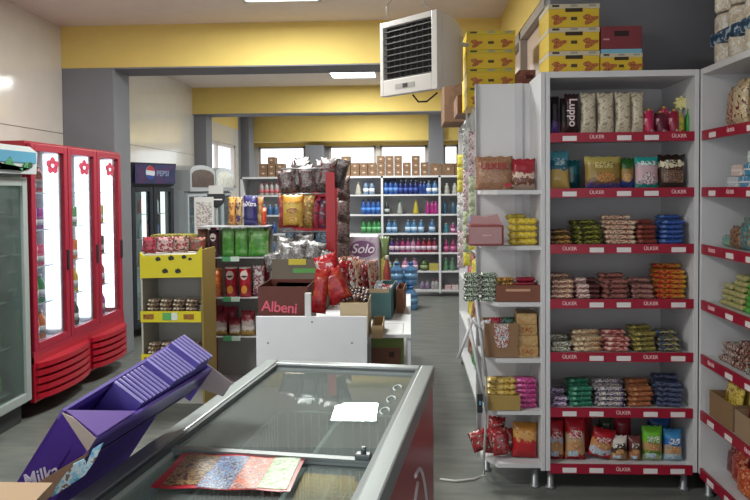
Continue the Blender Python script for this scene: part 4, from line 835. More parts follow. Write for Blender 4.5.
for nm, ya, yb, hc, lab in (('drink_fridge', 7.75, 8.75, ['#3a302c', '#4a3c36', '#58483e', '#2c2624'], 'grey glass-door fridge with curved dark brown header, right of the black fridge'), ('drink_fridge', 8.78, 9.7, ['#b8b8b0', '#d0d0c8', '#c4c4bc'], 'white-headed glass-door fridge farthest down the left wall')):
    t = thing(nm, lab, 'fridge'); m_ = mat('#a4abb0', .4)
    hollow('cabinet', -3.05, xf-.03, ya, yb, .08, 1.5, m_, t)
    bm = NB(); n = 12; prism(bm, [(ya, 1.5)]+[(ya+(yb-ya)*i/n, 1.74+.07*math.sin(PI*i/n)**.5) for i in range(n+1)]+[(yb, 1.5)], -2.9, -2.46, 'x'); hd = ob('header', bm, mat('#b4b8bc', .35, .3), t)
    bm = NB(); prism(bm, [(ya+.06, 1.55)]+[(ya+.06+(yb-ya-.12)*i/n, 1.70+.06*math.sin(PI*i/n)**.5) for i in range(n+1)]+[(yb-.06, 1.55)], -2.4595, -2.455, 'x'); ob('header_picture', bm, patt(hc, 9, .4), hd)
    mid = (ya+yb)/2
    for a, b in ((ya+.01, mid-.005), (mid+.005, yb-.01)): fdoor(t, a, b, .1, 1.49, xf-.03, m_, False, False, .05, '#cfdada', .05)
    for z in (.4, .7, 1.0, 1.27): bx('shelf', (-2.99, xf-.1, ya+.04, yb-.04, z-.008, z), mat('#a0a8a8', .4), t)
    for si, z in enumerate((.7, 1.0, 1.27)):
        for k in range(6):
            c, n_ = [('#3c5ca0', 'blue'), ('#3c8a60', 'green'), ('#c0c8cc', 'white')][(si+k//3) % 3]
            bottle(xf-.17, ya+.15+(yb-ya-.3)*k/5+(.02 if k == 2 else -.02 if k == 3 else 0), z+.001, .035, .17, mat(c, .3), mat('#c8c8c8', .4), '%s bottle in the %s fridge, %s shelf, %s from left' % (n_, 'curved brown-headed' if ya < 8 else 'white-headed', ['lowest visible', 'middle', 'top'][si], NTH[k]), 'round', 'drinks in the far fridges', 'drink_bottle', 'drink')

# ================================================================ middle island
t = thing('display_shelf', 'low white display shelf with a big white end board behind the freezer', 'shelving')
PX0, PX1 = oy(256, 330, 3.72).x, oy(367, 330, 3.72).x
bm = NB(); box(bm, PX0, PX1, 3.72, 3.74, .0, oy(256, 316.5, 3.72).z, bev=.002); ob('end_board', bm, mat('#dcdce2', .4), t)
for px in (268, 312, 352):
    p = oy(px, 343 if px != 312 else 322, 3.72); bm = NB(); prism(bm, [(p.x+.006*math.cos(2*PI*i/10), p.z+.006*math.sin(2*PI*i/10)) for i in range(10)], 3.7185, 3.72); ob('screw', bm, mat('#8c8c90', .4), t)
pp = oy(308, 293, 3.76); bx('post', (pp.x-.016, pp.x+.016, 3.745, 3.775, .0, pp.z), WHITE, t)
bx('shelf', (PX0+.01, PX1, 3.78, 6.1, .66, .68), WHITE, t); bx('shelf', (PX0+.01, PX1+.2, 3.78, 6.1, .36, .38), WHITE, t); bx('base', (PX0+.02, PX1-.02, 3.78, 6.1, .0, .1), WHITE, t)
bx('side_shelf', (PX1+.0, .0, 3.95, 5.5, .66, .68), WHITE, t)
for y_ in (3.97, 5.44): bx('side_leg', (-.018, .0, y_, y_+.02, 0, .66), WHITE, t)
bx('middle_panel', ((PX0+PX1)/2-.01, (PX0+PX1)/2+.01, 3.78, 6.1, .1, .66), WHITE, t)
# brown box marked Albeni
a, b = oy(258, 300, 3.84), oy(308, 300, 3.84)
w_ = b.x-a.x
t = open_box('display_box', (a.x+b.x)/2, 3.84, .682, w_, .34, oy(280, 287, 3.84).z-.682, mat('#5c2a20', .5), 'open dark brown box with pink-red Albeni lettering behind the white board', .0)
lettering('Albeni', .082, mat('#d85a72', .5), t, (-.02, -.0015, .168), (PI/2, .08, 0), space=.95); bx('cream_swoosh', (-.13, .1, -.001, 0, .09, .105), mat('#c8a070', .5), t)
bm = NB(); prism(bm, [(-w_/2, .0), (w_/2, .0), (w_/2-.02, .07), (-w_/2+.05, .075)], .336, .34); r_ = ob('raised_flap', bm, mat('#9a7450', .85), t); r_.location = (0, 0, .19)
for k in range(3): bag((a.x+b.x)/2-.08+.07*k, 3.95+.04*k, .69, .1, .16, .03, patt(['#7c2028', '#a8384c', '#c8a070'], 20), 'red-brown chocolate packet inside the Albeni box, %s' % ['front', 'middle', 'rear'][k], 'chocolate packet', 'packets in the brown box', (-.2, 0, 0), 'chocolate_packet', k)
# white plastic wrapped clear stuff at left of the box
# red bags hanging over the board
rp = patt(['#8c1018', '#a01820', '#a83828', '#b06038'], 12, .25)
for k, (px0, px1, pt, pb_, ry, y, d) in enumerate([(312, 327, 271, 315, .12, 3.84, 'narrow red bag hanging at the left'), (321, 349, 273, 307, -.45, 3.86, 'red and orange bag leaning to the left'), (316, 340, 258, 290, -.3, 3.98, 'crimson bag with white marks behind the leaning one'), (326, 348, 262, 292, .1, 4.06, 'dark red bag at the back of the pile')]):
    A_, B_ = oy(px0, pb_, y), oy(px1, pt, y)
    bag((A_.x+B_.x)/2+.1*math.sin(-ry), y+.02, A_.z-.0, (B_.x-A_.x)*(.8 if abs(ry) > .3 else 1), (B_.z-A_.z), .07, rp if k < 2 else patt(['#98141f', '#b8242c', '#d8c0c0'], 18, .25), d, 'snack bag', 'red bags behind the white board', (-.1, ry, 0), 'snack_bag', k)
# cream box of dark sweets
a, b = oy(340, 303, 3.84), oy(368, 303, 3.84)
t = open_box('display_box', (a.x+b.x)/2, 3.84, .682, b.x-a.x, .3, a.z-.682, mat('#c8b494', .7), 'cream display box heaped with dark brown sweets at the right of the white board')
sw = [mat('#3a2420', .3), mat('#5a3a34', .3), mat('#2a1c1c', .25), mat('#8c6c64', .3)]
def sweet_mesh(m):
    def fn():
        bm = NB(); lathe(bm, [(.004, -.018), (.012, -.013), (.017, 0), (.012, .013), (.004, .018)], n=8); return me('sweet', bm, m)
    return cached(('sw', m.name), fn)
rn = random.Random(3)
for k in range(28):
    i, j = k % 7, k//7
    put('wrapped_sweet', sweet_mesh(sw[k % 4]), None, ((a.x+b.x)/2-.06+.02*i, 3.875+.06*j+.01*(i % 2), a.z+.006+.016*math.sin(PI*i/6)+.008*j), (rn.random()*3, rn.random()*3, 0), 'dark round wrapped sweet in the cream display box', 'sweet', 'dark sweets in the cream box')
# tilted brown-cream side carton right of it
t = put('carton', carton_mesh(.3, .06, .07, mat('#a08864', .8)), None, (-.155, 3.98, .682), (0, 0, PI/2), 'long plain tan carton lying along the right side of the island', 'carton')
# blue-green box and brown box
a, b = oy(350, 325, 4.5), oy(392, 292, 4.5)
t = open_box('display_box', (a.x+b.x)/2-.01, 4.42, .682, b.x-a.x+.01, .42, .19, mat('#3f6468', .6), 'blue-green open carton of bags on the right side of the island', -.06)
bx('cream_edge', (-.13, .13, -.001, 0, .165, .191), mat('#a08c70', .7), t)
t = open_box('display_box', oy(400, 300, 4.7).x, 4.62, .682, .05, .3, .16, mat('#7a4c34', .7), 'narrow brown carton beside the blue-green one', -.05)
# row of chocolate bags standing in the box
bp = [['#8c2028', '#d8c8c0', '#5a2820'], ['#5a2c20', '#a87860', '#3a1c18'], ['#a02830', '#d8d0d0'], ['#6a3828', '#c8a890', '#8c1c24'], ['#c8c4c8', '#8c2830', '#5a2c28'], ['#7a4030', '#b8a090', '#c8282c']]
for k, (px, pt) in enumerate([(345, 259), (351, 258), (357, 259), (363, 262), (369, 266), (376, 262)]):
    y = 4.5+.015*k; A_ = oy(px, 292, y); h = oy(px, pt, y).z-.69
    bag(A_.x, y+.1, .69, .13, h, .022, patt(bp[k], 22, .25), ['dark red', 'brown', 'red and white', 'brown and red', 'silver-white', 'brown and orange'][k]+' chocolate bag in the slanting row above the blue-green carton', 'chocolate bag', 'slanting row of chocolate bags', (-.1, .0, 1.05), 'chocolate_bag', k)
for k, (px, c) in enumerate([(376, ['#c8c8cc', '#98a0a8', '#e0e0e4']), (383, ['#b8bcc4', '#8c3038', '#d8d8dc'])]):
    y = 4.62; A_ = oy(px, 290, y); bag(A_.x, y+.05, .69, .1, .2-.03*k, .05, patt(c, 22, .15), 'shiny clear-wrapped bag at the right end of the slanting row, %s' % ['taller', 'lower'][k], 'snack bag', 'clear bags', (-.1, .1*k, .2), 'snack_bag', k)
# tissue pack with Solo lettering, narrow yellow pack, small bottle
y = 5.35
a, b = oy(346, 262, y), oy(379, 236, y)
t = thing('tissue_pack', 'lilac and white wrapped tissue pack with large white Solo lettering', 'tissue pack', ((a.x+b.x)/2, y, .682))
bm = NB(); box(bm, -(b.x-a.x)/2, (b.x-a.x)/2, 0, .2, 0, b.z-.682, bev=.02); ob('wrapped_block', bm, patt(['#a898a8', '#b8a8b8', '#c4b8c4'], 6, .3), t)
bm = NB(); zc = (oy(362, 249, y).z-.682); prism(bm, [(.10*math.cos(2*PI*i/24), zc+.065*math.sin(2*PI*i/24)) for i in range(24)], -.002, .0); ob('purple_oval', bm, mat('#7a5078', .4), t)
lettering('Solo', .1, mat('#ece4ec', .4), t, (0, -.003, zc), shear=.3)
p = oy(383, 250, y); bag(p.x+.01, y+.05, .682, .075, oy(383, 237, y).z-.682, .05, patt(['#b0a050', '#c8b868', '#5a6a40'], 14, .3, [.5, .6]), 'narrow yellow bag standing at the right of the tissue pack', 'snack bag', None, (0, 0, 0), 'snack_bag', 2)
p = oy(387, 262, 5.2); bottle(p.x+.0, 5.2, .682, .03, .33, mat('#8c3c34', .35), mat('#c8c0c0', .4), 'slim red-brown bottle right of the yellow bag', 'round', None, 'bottle', 'bottle', mat('#d8c8c0', .5))
# grey box heaped with silver bags, price cards
y = 4.75
a, b = oy(272, 289, y), oy(326, 262, y)
t = open_box('display_box', (a.x+b.x)/2, y, .682, b.x-a.x, .18, b.z-.682+.02, mat('#6c6258', .7), 'tall grey-brown open carton heaped with silver bags')
bx('price_card', (-.07, .05, -.004, 0, b.z-.682-.02, b.z-.682+.02), mat('#c8b83c', .5), t); bx('price_card', (-.04, .17, -.004, 0, b.z-.682-.075, b.z-.682-.045), mat('#5a9c50', .5), t)
sp = patt(['#757175', '#5a585a', '#8c8888', '#444040', '#7c7672'], 14, .38, metal=.2)
for k, (px, py, w_, h, ry) in enumerate([(276, 268, .13, .12, -.3), (288, 262, .14, .15, .1), (300, 262, .14, .17, -.15), (312, 262, .14, .16, .2), (322, 266, .12, .12, .4), (282, 258, .13, .17, .15), (306, 255, .14, .18, -.1)]):
    yy = y+.06+(.12 if k > 4 else 0); A_ = oy(px, py, yy); bag(A_.x, yy, A_.z-.03, w_, h, .08, sp, 'crinkled silver bag heaped in the grey carton, %s' % (NTH[k]+' from left in front' if k < 5 else ['left one at the back', 'right one at the back'][k-5]), 'snack bag', 'silver bags', (-.25, ry, 0), 'snack_bag', k)
# ---- red rack with snack bags
t = thing('snack_rack', 'tall red rack with hanging crisp bags in the middle of the shop', 'rack')
for px, y in ((330, 4.95), (342, 5.3)):
    p = oy(px, 172, y); bx('post', (p.x-.032, p.x+.032, y, y+.04, .6815, p.z), mat('#a81c28', .35), t)
pL, pR = oy(281, 194, 4.97), oy(330, 194, 4.97)
for z in (pL.z, pL.z+.18, oy(281, 232, 4.97).z): 
    bm = NB(); tube(bm, [(pL.x, 4.98, z), (pR.x, 4.98, z)], .006, 8); tube(bm, [(pL.x, 5.0, z), (pL.x, 5.5, z)], .005, 6); ob('rail', bm, CHROME, t)
bx('rear_panel', (pL.x, oy(342, 200, 5.3).x, 5.52, 5.54, .6815, oy(330, 176, 5.52).z), mat('#8c1c28', .4), t)
def hung(px0, px1, py0, py1, y, cs, lab, rx=0, ry=0, sc=14, bands=None, g='bags on the red rack', seed=0, d=.06):
    A_, B_ = oy(px0, py1, y), oy(px1, py0, y)
    return bag((A_.x+B_.x)/2, y, A_.z, B_.x-A_.x, B_.z-A_.z, d, patt(cs, sc, .36, bands), lab, 'snack bag', g, (rx, ry, 0), 'snack_bag', seed)
g_ = hung(283, 303, 195, 228, 4.93, ['#8c2828', '#c09840', '#d8b858', '#b8862c'], 'shiny gold crisp bag in front on the red rack', sc=10, bands=[.08, .5, .8])
picture(g_, .14, .23, .06, -.6, .55, .45, .62, patt(['#8c3828', '#c8a050', '#7a2c24'], 50, .3), 'printed_lettering', True); picture(g_, .14, .23, .06, -.6, .6, .1, .32, patt(['#a87828', '#c89c40', '#d8b860'], 50, .3), 'printed_picture', True)
for k, (p0, p1, c, d) in enumerate([(301, 310, ['#b09048', '#8c6430', '#c8b070'], 'narrow gold-brown'), (307, 316, ['#8c2438', '#b83a50', '#38304c'], 'red and plum'), (313, 323, ['#7a2030', '#a8384c', '#48486c', '#b8a8a8'], 'crimson and grey'), (320, 328, ['#a82838', '#405080', '#c0a0a8'], 'red and blue')]):
    hung(p0, p1+2, 195+k, 229, 4.98+.03*k, c, d+' crisp bag edge-on beside the gold one', 0, .1, 20, seed=k)
hung(279, 288, 194, 228, 5.02, ['#8c2828', '#a84038', '#c8a890'], 'red bag edge showing left of the gold one', seed=5)
bk = ['#1c1a1c', '#2c2a2a', '#2c1c1e', '#605a5c', '#3a1c20']
for k, (p0, p1, t0, t1, ry) in enumerate([(281, 298, 170, 196, -.25), (290, 306, 160, 194, .1), (301, 318, 166, 195, -.2), (309, 325, 161, 194, .2), (317, 334, 158, 192, .1), (325, 343, 160, 190, .25), (284, 300, 164, 190, .3), (297, 312, 157, 188, -.1)]):
    hung(p0, p1, t0, t1, 4.99+(.1 if k > 5 else .03*(k % 2)), bk if k % 2 else ['#242426', '#3c1c22', '#6a6262', '#1c1c1e', '#7c2830'], 'black foil crisp bag on top of the red rack, %s' % (NTH[k]+' from left' if k < 6 else ['left one at the back', 'middle one at the back'][k-6]), -.2, ry, 22, g='black crisp bags on the red rack', seed=k)
for k, (t0, t1) in enumerate([(176, 198), (198, 220), (219, 242), (240, 262)]):
    hung(337, 350, t0, t1, 5.2+.01*k, ['#3a2c2c', '#6c5450', '#8c7c78', '#5a2c30'], 'dark brown bag hanging on the right side of the red rack, %s' % ['topmost', 'second', 'third', 'lowest'][k], 0, 0, 22, g='brown bags beside the rack', seed=k)
for k, px in enumerate((290, 299, 308, 317, 324)):
    hung(px-5, px+5, 231, 246, 5.0+.02*(k % 2), ['#284c6c', '#7090a8', '#1c2c3c', '#a8b8c4'], 'small blue and grey packet hanging under the gold bag, %s from left' % NTH[k], 0, .1*(k % 2), 30, g='blue packets on the red rack', seed=k, d=.04)

# ================================================================ hook stand with tubes and bags
y = 5.2
t = thing('snack_stand', 'white wire snack stand with dark red posts and green price tags', 'rack')
for px in (209, 263): 
    p = oy(px, 200, y+.1); bx('post', (p.x-.022, p.x+.022, y+.2, y+.24, .0, 1.22), mat('#8c1828', .4), t)
xa, xb = oy(199, 250, y).x, oy(268, 250, y).x
tiers = [oy(230, 226, y).z, oy(230, 257, y).z, oy(230, 297, y).z, oy(230, 336, y).z]
for z in tiers:
    bx('shelf', (xa, xb, y-.02, y+.2, z-.01, z-.003), mat('#a8a8ac', .4), t)
for i, z in enumerate(tiers[1:]):
    p = oy(222, 255, y-.03).x; q = oy(239, 255, y-.03).x; m_ = (p+q)/2
    bx('price_tag', (p, m_, y-.032, y-.022, z-.03, z+.004), mat('#4c9c68', .5), t); bx('price_tag', (m_, q, y-.032, y-.022, z-.03, z+.004), mat('#c8dcd0', .5), t)
bx('back_panel', (xa, xb, y+.205, y+.212, .05, 1.20), mat('#8c8c88', .5), t)
bx('foot', (xa, xb, y-.0, y+.25, .0, .05), WHITE, t)
def sit(px0, px1, py0, tier, dy, cs, lab, cat='snack bag', bands=None, sc=14, g=None, seed=0, d=.05, rx=-.05, nm='snack_bag', ry=0):
    yy = y+.03+dy; A_ = oy(px0, 250, yy).x; B_ = oy(px1, 250, yy).x; zt2 = oy((px0+px1)/2, py0, yy).z; z0 = tiers[tier]
    return bag((A_+B_)/2, yy, z0, B_-A_, zt2-z0, d, patt(cs, sc, .3, bands), lab, cat, g, (rx, ry, 0), nm, seed)
e = sit(244, 258, 196, 0, .02, ['#28265a', '#302c68', '#2a2450'], 'dark purple bag with white lettering on the top of the wire stand', sc=8, d=.06)
lettering('eXtra', .05, mat('#d8d4e0', .5), e, (0, -.034, .16), space=.85)
sit(236, 243, 197, 0, .04, ['#4a3058', '#b09060', '#302450'], 'narrow purple and tan bag left of the dark purple bag', g='top bags', seed=1); sit(229, 237, 197, 0, .06, ['#8c5028', '#c89048', '#5a2c20'], 'narrow orange-brown bag at the left of the top row', g='top bags', seed=2); sit(258, 264, 197, 0, .05, ['#a88850', '#8c6c3c', '#b04030'], 'narrow gold bag right of the dark purple bag', g='top bags', seed=3); sit(262, 267, 208, 0, .03, ['#b83a28', '#c86038'], 'small orange-red packet at the right end of the top row', g='top bags', seed=4)
def tubecan(px, py0, tier, r, col, lidc, lab, dy=.04, face=False):
    yy = y+dy; z0 = tiers[tier]; x = oy(px, 250, yy).x; h = oy(px, py0, yy).z-z0
    t = thing('crisp_tube', lab, 'crisp tube', (x, yy, z0), 0, 'crisp tubes on the wire stand')
    bm = NB(); lathe(bm, [(r, 0), (r, h*.96)], n=16); ob('tube', bm, patt(col, 14, .3), t); bm = NB(); lathe(bm, [(r*1.04, h*.955), (r*1.04, h)], n=16); ob('lid', bm, mat(lidc, .4), t)
    if face:
        bm = NB(); prism(bm, [(r*.62*math.cos(2*PI*i/14), h*.74+r*.8*math.sin(2*PI*i/14)) for i in range(14)], -r-.003, -r*.8); ob('white_oval', bm, mat('#e0d0c8', .5), t)
        bm = NB(); prism(bm, [(-r*.6, h*.70), (-r*.2, h*.74), (0, h*.72), (r*.2, h*.74), (r*.6, h*.70), (0, h*.66)], -r-.005, -r-.002); ob('dark_moustache', bm, mat('#2c1c1c', .5), t)
        bm = NB(); prism(bm, [(r*.5*math.cos(2*PI*i/12), h*.25+r*.7*math.sin(2*PI*i/12)) for i in range(12)], -r-.003, -r*.8); ob('crisp_picture', bm, mat('#d89038', .5), t)
tubecan(203, 229, 1, .037, ['#4a2c24', '#6c4838', '#8c6c50'], '#5a3c30', 'brown crisp tube at the left of the second row', face=False); tubecan(214.5, 230, 1, .037, ['#3a1c24', '#4a2830'], '#2c1c20', 'dark plum crisp tube with oval face, second row', face=True)
tubecan(216, 268, 2, .045, ['#c8602c', '#d87838', '#b84c28'], '#c89058', 'orange crisp tube at the left of the third row'); tubecan(231, 267, 2, .045, ['#a01c2c', '#b82434'], '#c8b8b0', 'left red crisp tube with white oval face, third row', face=True); tubecan(245, 267, 2, .045, ['#a41c2c', '#bc2838'], '#c8b8b0', 'right red crisp tube with white oval face, third row', face=True)
for k, (a_, b_) in enumerate([(222, 234.5), (235, 248), (248, 269)]):
    sit(a_, b_, 228.5, 1, .03, ['#4c9038', '#5ca848', '#8cb878', '#468030'], '%s lime green crisp pack in the second row' % ['left', 'middle', 'wide right'][k], sc=8, g='green packs on the wire stand', seed=k, d=.07)
sit(252, 264, 266, 2, .05, ['#c8b8b8', '#8c3c48', '#d8d0d0', '#384838'], 'pale printed bag right of the red tubes', seed=2)
for k, (a_, b_, tp) in enumerate([(205, 216, 308), (214, 226, 313), (228, 240, 318), (240, 254, 311), (210, 222, 306), (222, 236, 307)]):
    sit(a_, b_, tp, 3, .0 if k < 4 else .09, ['#b89048', '#d8d0cc', '#b8a8a4', '#8c2c34', '#7c1c2c'] if k < 4 else ['#7c1c2c', '#98283c'], ('white and maroon snack bag in the lowest row, %s from left' % NTH[k]) if k < 4 else 'maroon bag behind the lowest row, %s' % ['left', 'right'][k-4], bands=[.2, .35, .6, .72] if k < 4 else [.5], sc=20, g='maroon and white bags', seed=k, d=.06)
# black shield sign and poster behind the stand
t = thing('hanging_sign', 'small black shield-shaped sign with white band above the wire stand', 'sign', (oy(216, 200, 6.6).x, 6.6, oy(216, 197, 6.6).z))
bm = NB(); prism(bm, [(-.085, .03), (.085, .03), (.08, -.05), (.04, -.09), (0, -.105), (-.04, -.09), (-.08, -.05)], 0, .01); ob('shield', bm, mat('#26282c', .5), t)
bx('white_band', (-.06, .06, -.002, 0, -.03, -.018), PAPER, t); bx('header_board', (-.07, .07, 0.001, .01, .03, .11), mat('#c4c4c0', .5), t)
bm = NB(); tube(bm, [(0, .005, -.09), (0, .005, -(oy(216, 197, 6.6).z))], .008); bm.free()
bx('post', (-.01, .01, .01, .03, -oy(216, 197, 6.6).z, .1), mat('#b0b0b4', .4), t); bx('foot', (-.12, .12, -.1, .12, -oy(216, 197, 6.6).z, -oy(216, 197, 6.6).z+.01), mat('#b0b0b4', .4), t)
t = thing('poster_board', 'white poster board with grey figures behind the wire stand', 'poster', (oy(204, 225, 6.4).x, 6.4, 0))
bx('board', (-.09, .09, 0, .015, 1.1, oy(204, 197, 6.4).z), mat('#c4c4c2', .6), t); bx('stand_leg', (-.01, .01, .015, .03, 0, 1.2), mat('#90908c', .5), t); bx('foot', (-.1, .1, -.05, .1, 0, .01), mat('#90908c', .5), t)
bx('printed_picture', (-.07, .075, -.002, 0, 1.15, oy(204, 202, 6.4).z), patt(['#b8b4b0', '#8c8480', '#c4c0bc', '#a89c98'], 14, .6), t)
# ================================================================ yellow chocolate stand
y = 4.55
t = thing('chocolate_stand', 'yellow and white cardboard chocolate stand with black-spotted header', 'display stand')
YC = mat('#d8c820', .5, name='yellow_card'); xa, xb = oy(141, 300, y).x, oy(200, 300, y).x
zz = lambda py: oy(170, py, y).z
bm = NB(); prism(bm, [(xa, zz(278)), (xa, zz(252)), (xa+.03, zz(256)), (xb-.02, zz(254)), (xb+.02, zz(246)), (xb+.02, zz(277))], y-.01, y+.0); hd = ob('header', bm, YC, t)
for px, py, r in ((158, 259, .018), (171, 258, .02), (184, 257, .016), (165, 271, .02), (178, 271, .02), (190, 259, .012)):
    p = oy(px, py, y-.01); bm = NB(); prism(bm, [(p.x+r*(1+.2*math.sin(3*i))*math.cos(2*PI*i/12), p.z+r*.8*(1+.2*math.cos(4*i))*math.sin(2*PI*i/12)) for i in range(12)], y-.013, y-.01); ob('black_emblem', bm, mat('#2a2820', .6), hd)
bx('side_panel', (xa, xa+.012, y, y+.3, .0, zz(252)), mat('#b8b4a8', .6), t); bx('side_panel', (xb+.01, xb+.022, y, y+.3, .0, zz(250)), mat('#8c7438', .6), t); bx('back_panel', (xa+.012, xb+.01, y+.29, y+.3, 0, zz(252)), mat('#b8b6b0', .7), t)
for p0, p1, s0 in ((311, 322, 322), (354, 366, 366), (254, 256, 256)):
    bx('tray', (xa+.012, xb+.01, y+.0, y+.29, zz(s0), zz(s0)+.01), mat('#b4b0a8', .6), t)
    if p0 > 300:
        f = bx('tray_front', (xa, xb+.01, y-.012, y, zz(s0), zz(p0)), YC, t)
        bx('price_tag', ((xa+xb)/2-.05, (xa+xb)/2+.01, y-.016, y-.012, zz(s0)+.015, zz(p0)-.01), mat('#5ca85c', .5), f); bx('price_tag', ((xa+xb)/2+.01, (xa+xb)/2+.05, y-.016, y-.012, zz(s0)+.015, zz(p0)-.01), mat('#d8e0d8', .5), f)
        for s_ in (-.15, .12): bx('brown_print', ((xa+xb)/2+s_-.03, (xa+xb)/2+s_+.04, y-.0145, y-.012, zz(s0)+.02, zz(p0)-.02), patt(['#7a4c20', '#a86c28', '#5a3018'], 60), f)
cb = patt(['#3a2418', '#c8b89c', '#6a4428', '#2a1a14', '#d0c4b0'], 30, .3)
for tier, pz in ((0, 322), (1, 366)):
    for k in range(4):
        for j in range(5):
            put('chocolate_bar', bar_mesh(.084, .075, .026, cb, 5), None, (xa+.062+.088*k, y+.06+.008*j, zz(pz)+.012+.0262*j), (0, 0, .1*(-1)**j), 'dark and cream wrapped bar, %s in %s column, %s yellow tray' % ('topmost' if j == 4 else ORD[j], NTH[k], ['upper', 'lower'][tier]), 'chocolate bar', 'bars in the yellow stand')
for k, (a_, b_, c, d) in enumerate([(141, 155, ['#7c2430', '#a84050', '#5a1c24'], 'maroon'), (154, 170, ['#8c2c38', '#c0a0a0', '#70202c'], 'maroon and white'), (169, 184, ['#7a2830', '#b89088', '#3a2c28'], 'dark red'), (183, 200, ['#8c3438', '#5a4a38', '#a86c60'], 'brick red')]):
    A_, B_ = oy(a_, 252, y+.05), oy(b_, 238+(k == 3), y+.05); bag((A_.x+B_.x)/2, y+.06+.03*k, zz(256)+.011, B_.x-A_.x, B_.z-zz(256)-.01, .05, patt(c, 18, .3), d+' bag on top of the yellow stand, %s from left' % NTH[k], 'snack bag', 'bags on the yellow stand', (-.1, .05, 0), 'snack_bag', k)
A_ = oy(170, 237, y+.2); put('chocolate_tray', shut_box(.28, .15, .03, patt(['#98902c', '#2c281c', '#b8a840', '#3c3820'], 30, .4)), None, (A_.x, y+.2, zz(256)+.012+.085), (0, 0, 0), 'flat black and yellow tray lying across the top bags', 'tray')
# green and brown crate low at the right side of the island
y = 4.0
a, b = oy(368, 358, y), oy(402, 333, y)
t = open_box('produce_tray', (a.x+b.x)/2+.014, y-.02, .382, b.x-a.x-.012, .3, b.z-.381, mat('#5c6c2c', .6), 'green and brown cardboard tray low beside the white board', 0)
bx('brown_front', (-(b.x-a.x)/2+.008, (b.x-a.x)/2-.02, -.003, .0, .0, (b.z-.381)*.72), mat('#6c4838', .8), t); bx('dark_mark', (.01, .04, -.005, -.003, .16, .19), mat('#38241c', .8), t)
for k in range(7): bag((a.x+b.x)/2-.05+.024*k, y+.08+.01*(k % 2), .387, .02, b.z-.381-.03, .15, patt(['#6c8038', '#8c9c48', '#4c5c28'], 20), 'thin green packet standing in the green tray, %s from left' % NTH[k], 'packet', 'green packets in the tray', (-.1, 0, 0), 'green_packet', 1)

# ================================================================ air cooler hung from the ceiling
fl, fr = oy(380, 60, 4.55), oy(437, 60, 4.2)
ax = Vector((fr.x-fl.x, fr.y-fl.y, 0)); cw = ax.length; rz_ = math.atan2(ax.y, ax.x)
t = thing('air_cooler', 'white evaporative air cooler with dark grille hanging below the ceiling', 'air cooler', (fl.x, fl.y, oy(380, 97, 4.55).z-.0), rz_)
ch = .47; cdp = .29; SH_ = mat('#d6d0cc', .3, name='cooler_plastic', coat=.4)
bm = NB(); z1 = ch
for q in ((0, .03, 0, z1), (cw-.045, cw, 0, z1), (.03, cw-.045, 0, .10), (.03, cw-.045, z1-.035, z1)): box(bm, q[0], q[1], 0, .05, q[2], q[3], bev=.004)
ob('front_frame', bm, SH_, t)
bm = NB(); v = []
n = 6
for i in range(n+1):
    u = i/n; yy = .05+(cdp-.05)*u; sh = .045*u**2; zc_ = .0
    v.append([bm.verts.new(p) for p in ((sh, yy, .02+sh*1.3), (cw-sh, yy, .02+sh*1.3), (cw-sh, yy, z1-.01-sh*1.6), (sh, yy, z1-.01-sh*1.6))])
for a_, b_ in zip(v, v[1:]):
    for i in range(4): bm.faces.new((a_[i], a_[(i+1) % 4], b_[(i+1) % 4], b_[i]))
bm.faces.new(v[0]); bm.faces.new(v[-1]); ob('rear_housing', bm, SH_, t)
bx('grille_cavity', (.024, cw-.032, .035, .048, .087, z1-.027), mat('#1a1a1e', .8), t)
for i in range(9):
    z = .10+.0375*i; bm = NB(); box(bm, .028, cw-.043, .008, .03, z+.004, z+.009); ob('louvre', bm, mat('#5a5654', .5), t)
for i in range(9):
    x = .05+(cw-.1)*i/8; bm = NB(); box(bm, x, x+.012, .03, .036, .087, z1-.027); ob('vertical_fin', bm, mat('#332f30', .5), t)
pn = bx('control_panel', (cw*.28, cw*.62, -.002, .0, .035, .065), mat('#a8a29e', .4), t); bx('display', (cw*.42, cw*.5, -.004, -.002, .038, .062), DARK, pn)
bm = NB(); tube(bm, [(cw*.2, .2, .02), (cw*.3, .2, -.03), (cw*.45, .2, -.035), (cw*.6, .22, .015)], .006); ob('hose', bm, DARK, t)
zt3 = ZC-(oy(380, 97, 4.55).z)
bm = NB(); tube(bm, [(.01, .05, z1-.01), (.0, .06, z1+.12), (-.01, .08, z1+.14), (.1, .1, z1+.22), (.15, .15, zt3-.003)], .003, 6); tube(bm, [(cw-.05, .15, z1-.03), (cw*.5, .15, z1+.1), (.15, .15, zt3-.003)], .003, 6); ob('hanging_wire', bm, mat('#8c8684', .5), t)
bm = NB(); box(bm, cw-.045, cw-.02, cdp*.8, cdp+.06, z1*.62, z1*.66); ob('wall_bracket', bm, mat('#b8b8b0', .4), t)

# ================================================================ shelf along the recessed wall, cartons on top, hanging strips
t = thing('shelving_unit', 'white shelving beyond the end unit, seen from its side along the windows', 'shelving')
bx('side_panel', (.42, .775, 4.15, 4.17, .05, 2.02), WHITE, t); bx('side_panel', (.42, .775, 6.05, 6.07, .05, 2.02), WHITE, t); bx('back_panel', (.765, .775, 4.17, 6.05, .05, 2.02), WHITE, t); bx('top_panel', (.42, .765, 4.17, 6.05, 2.0, 2.02), WHITE, t)
for z in (.13, .45, .78, 1.1, 1.42, 1.72): bx('shelf', (.42, .765, 4.17, 6.05, z-.02, z), WHITE, t)
for x, y_ in ((.45, 4.2), (.74, 4.2), (.45, 6.0), (.74, 6.0)):
    bm = NB(); lathe(bm, [(.02, 0), (.02, .05)], (x, y_, 0), 10); ob('leg', bm, CHROME, t)
yc = 4.44; z_ = 2.021
for k in range(4): fruit_carton(oy(491, 60, yc).x, yc, z_+.1175*k, .30, .4, .116, '%s of the stack behind the end unit' % ['lowest', 'second', 'third', 'topmost'][k], slot=False, top='#c8b43c')
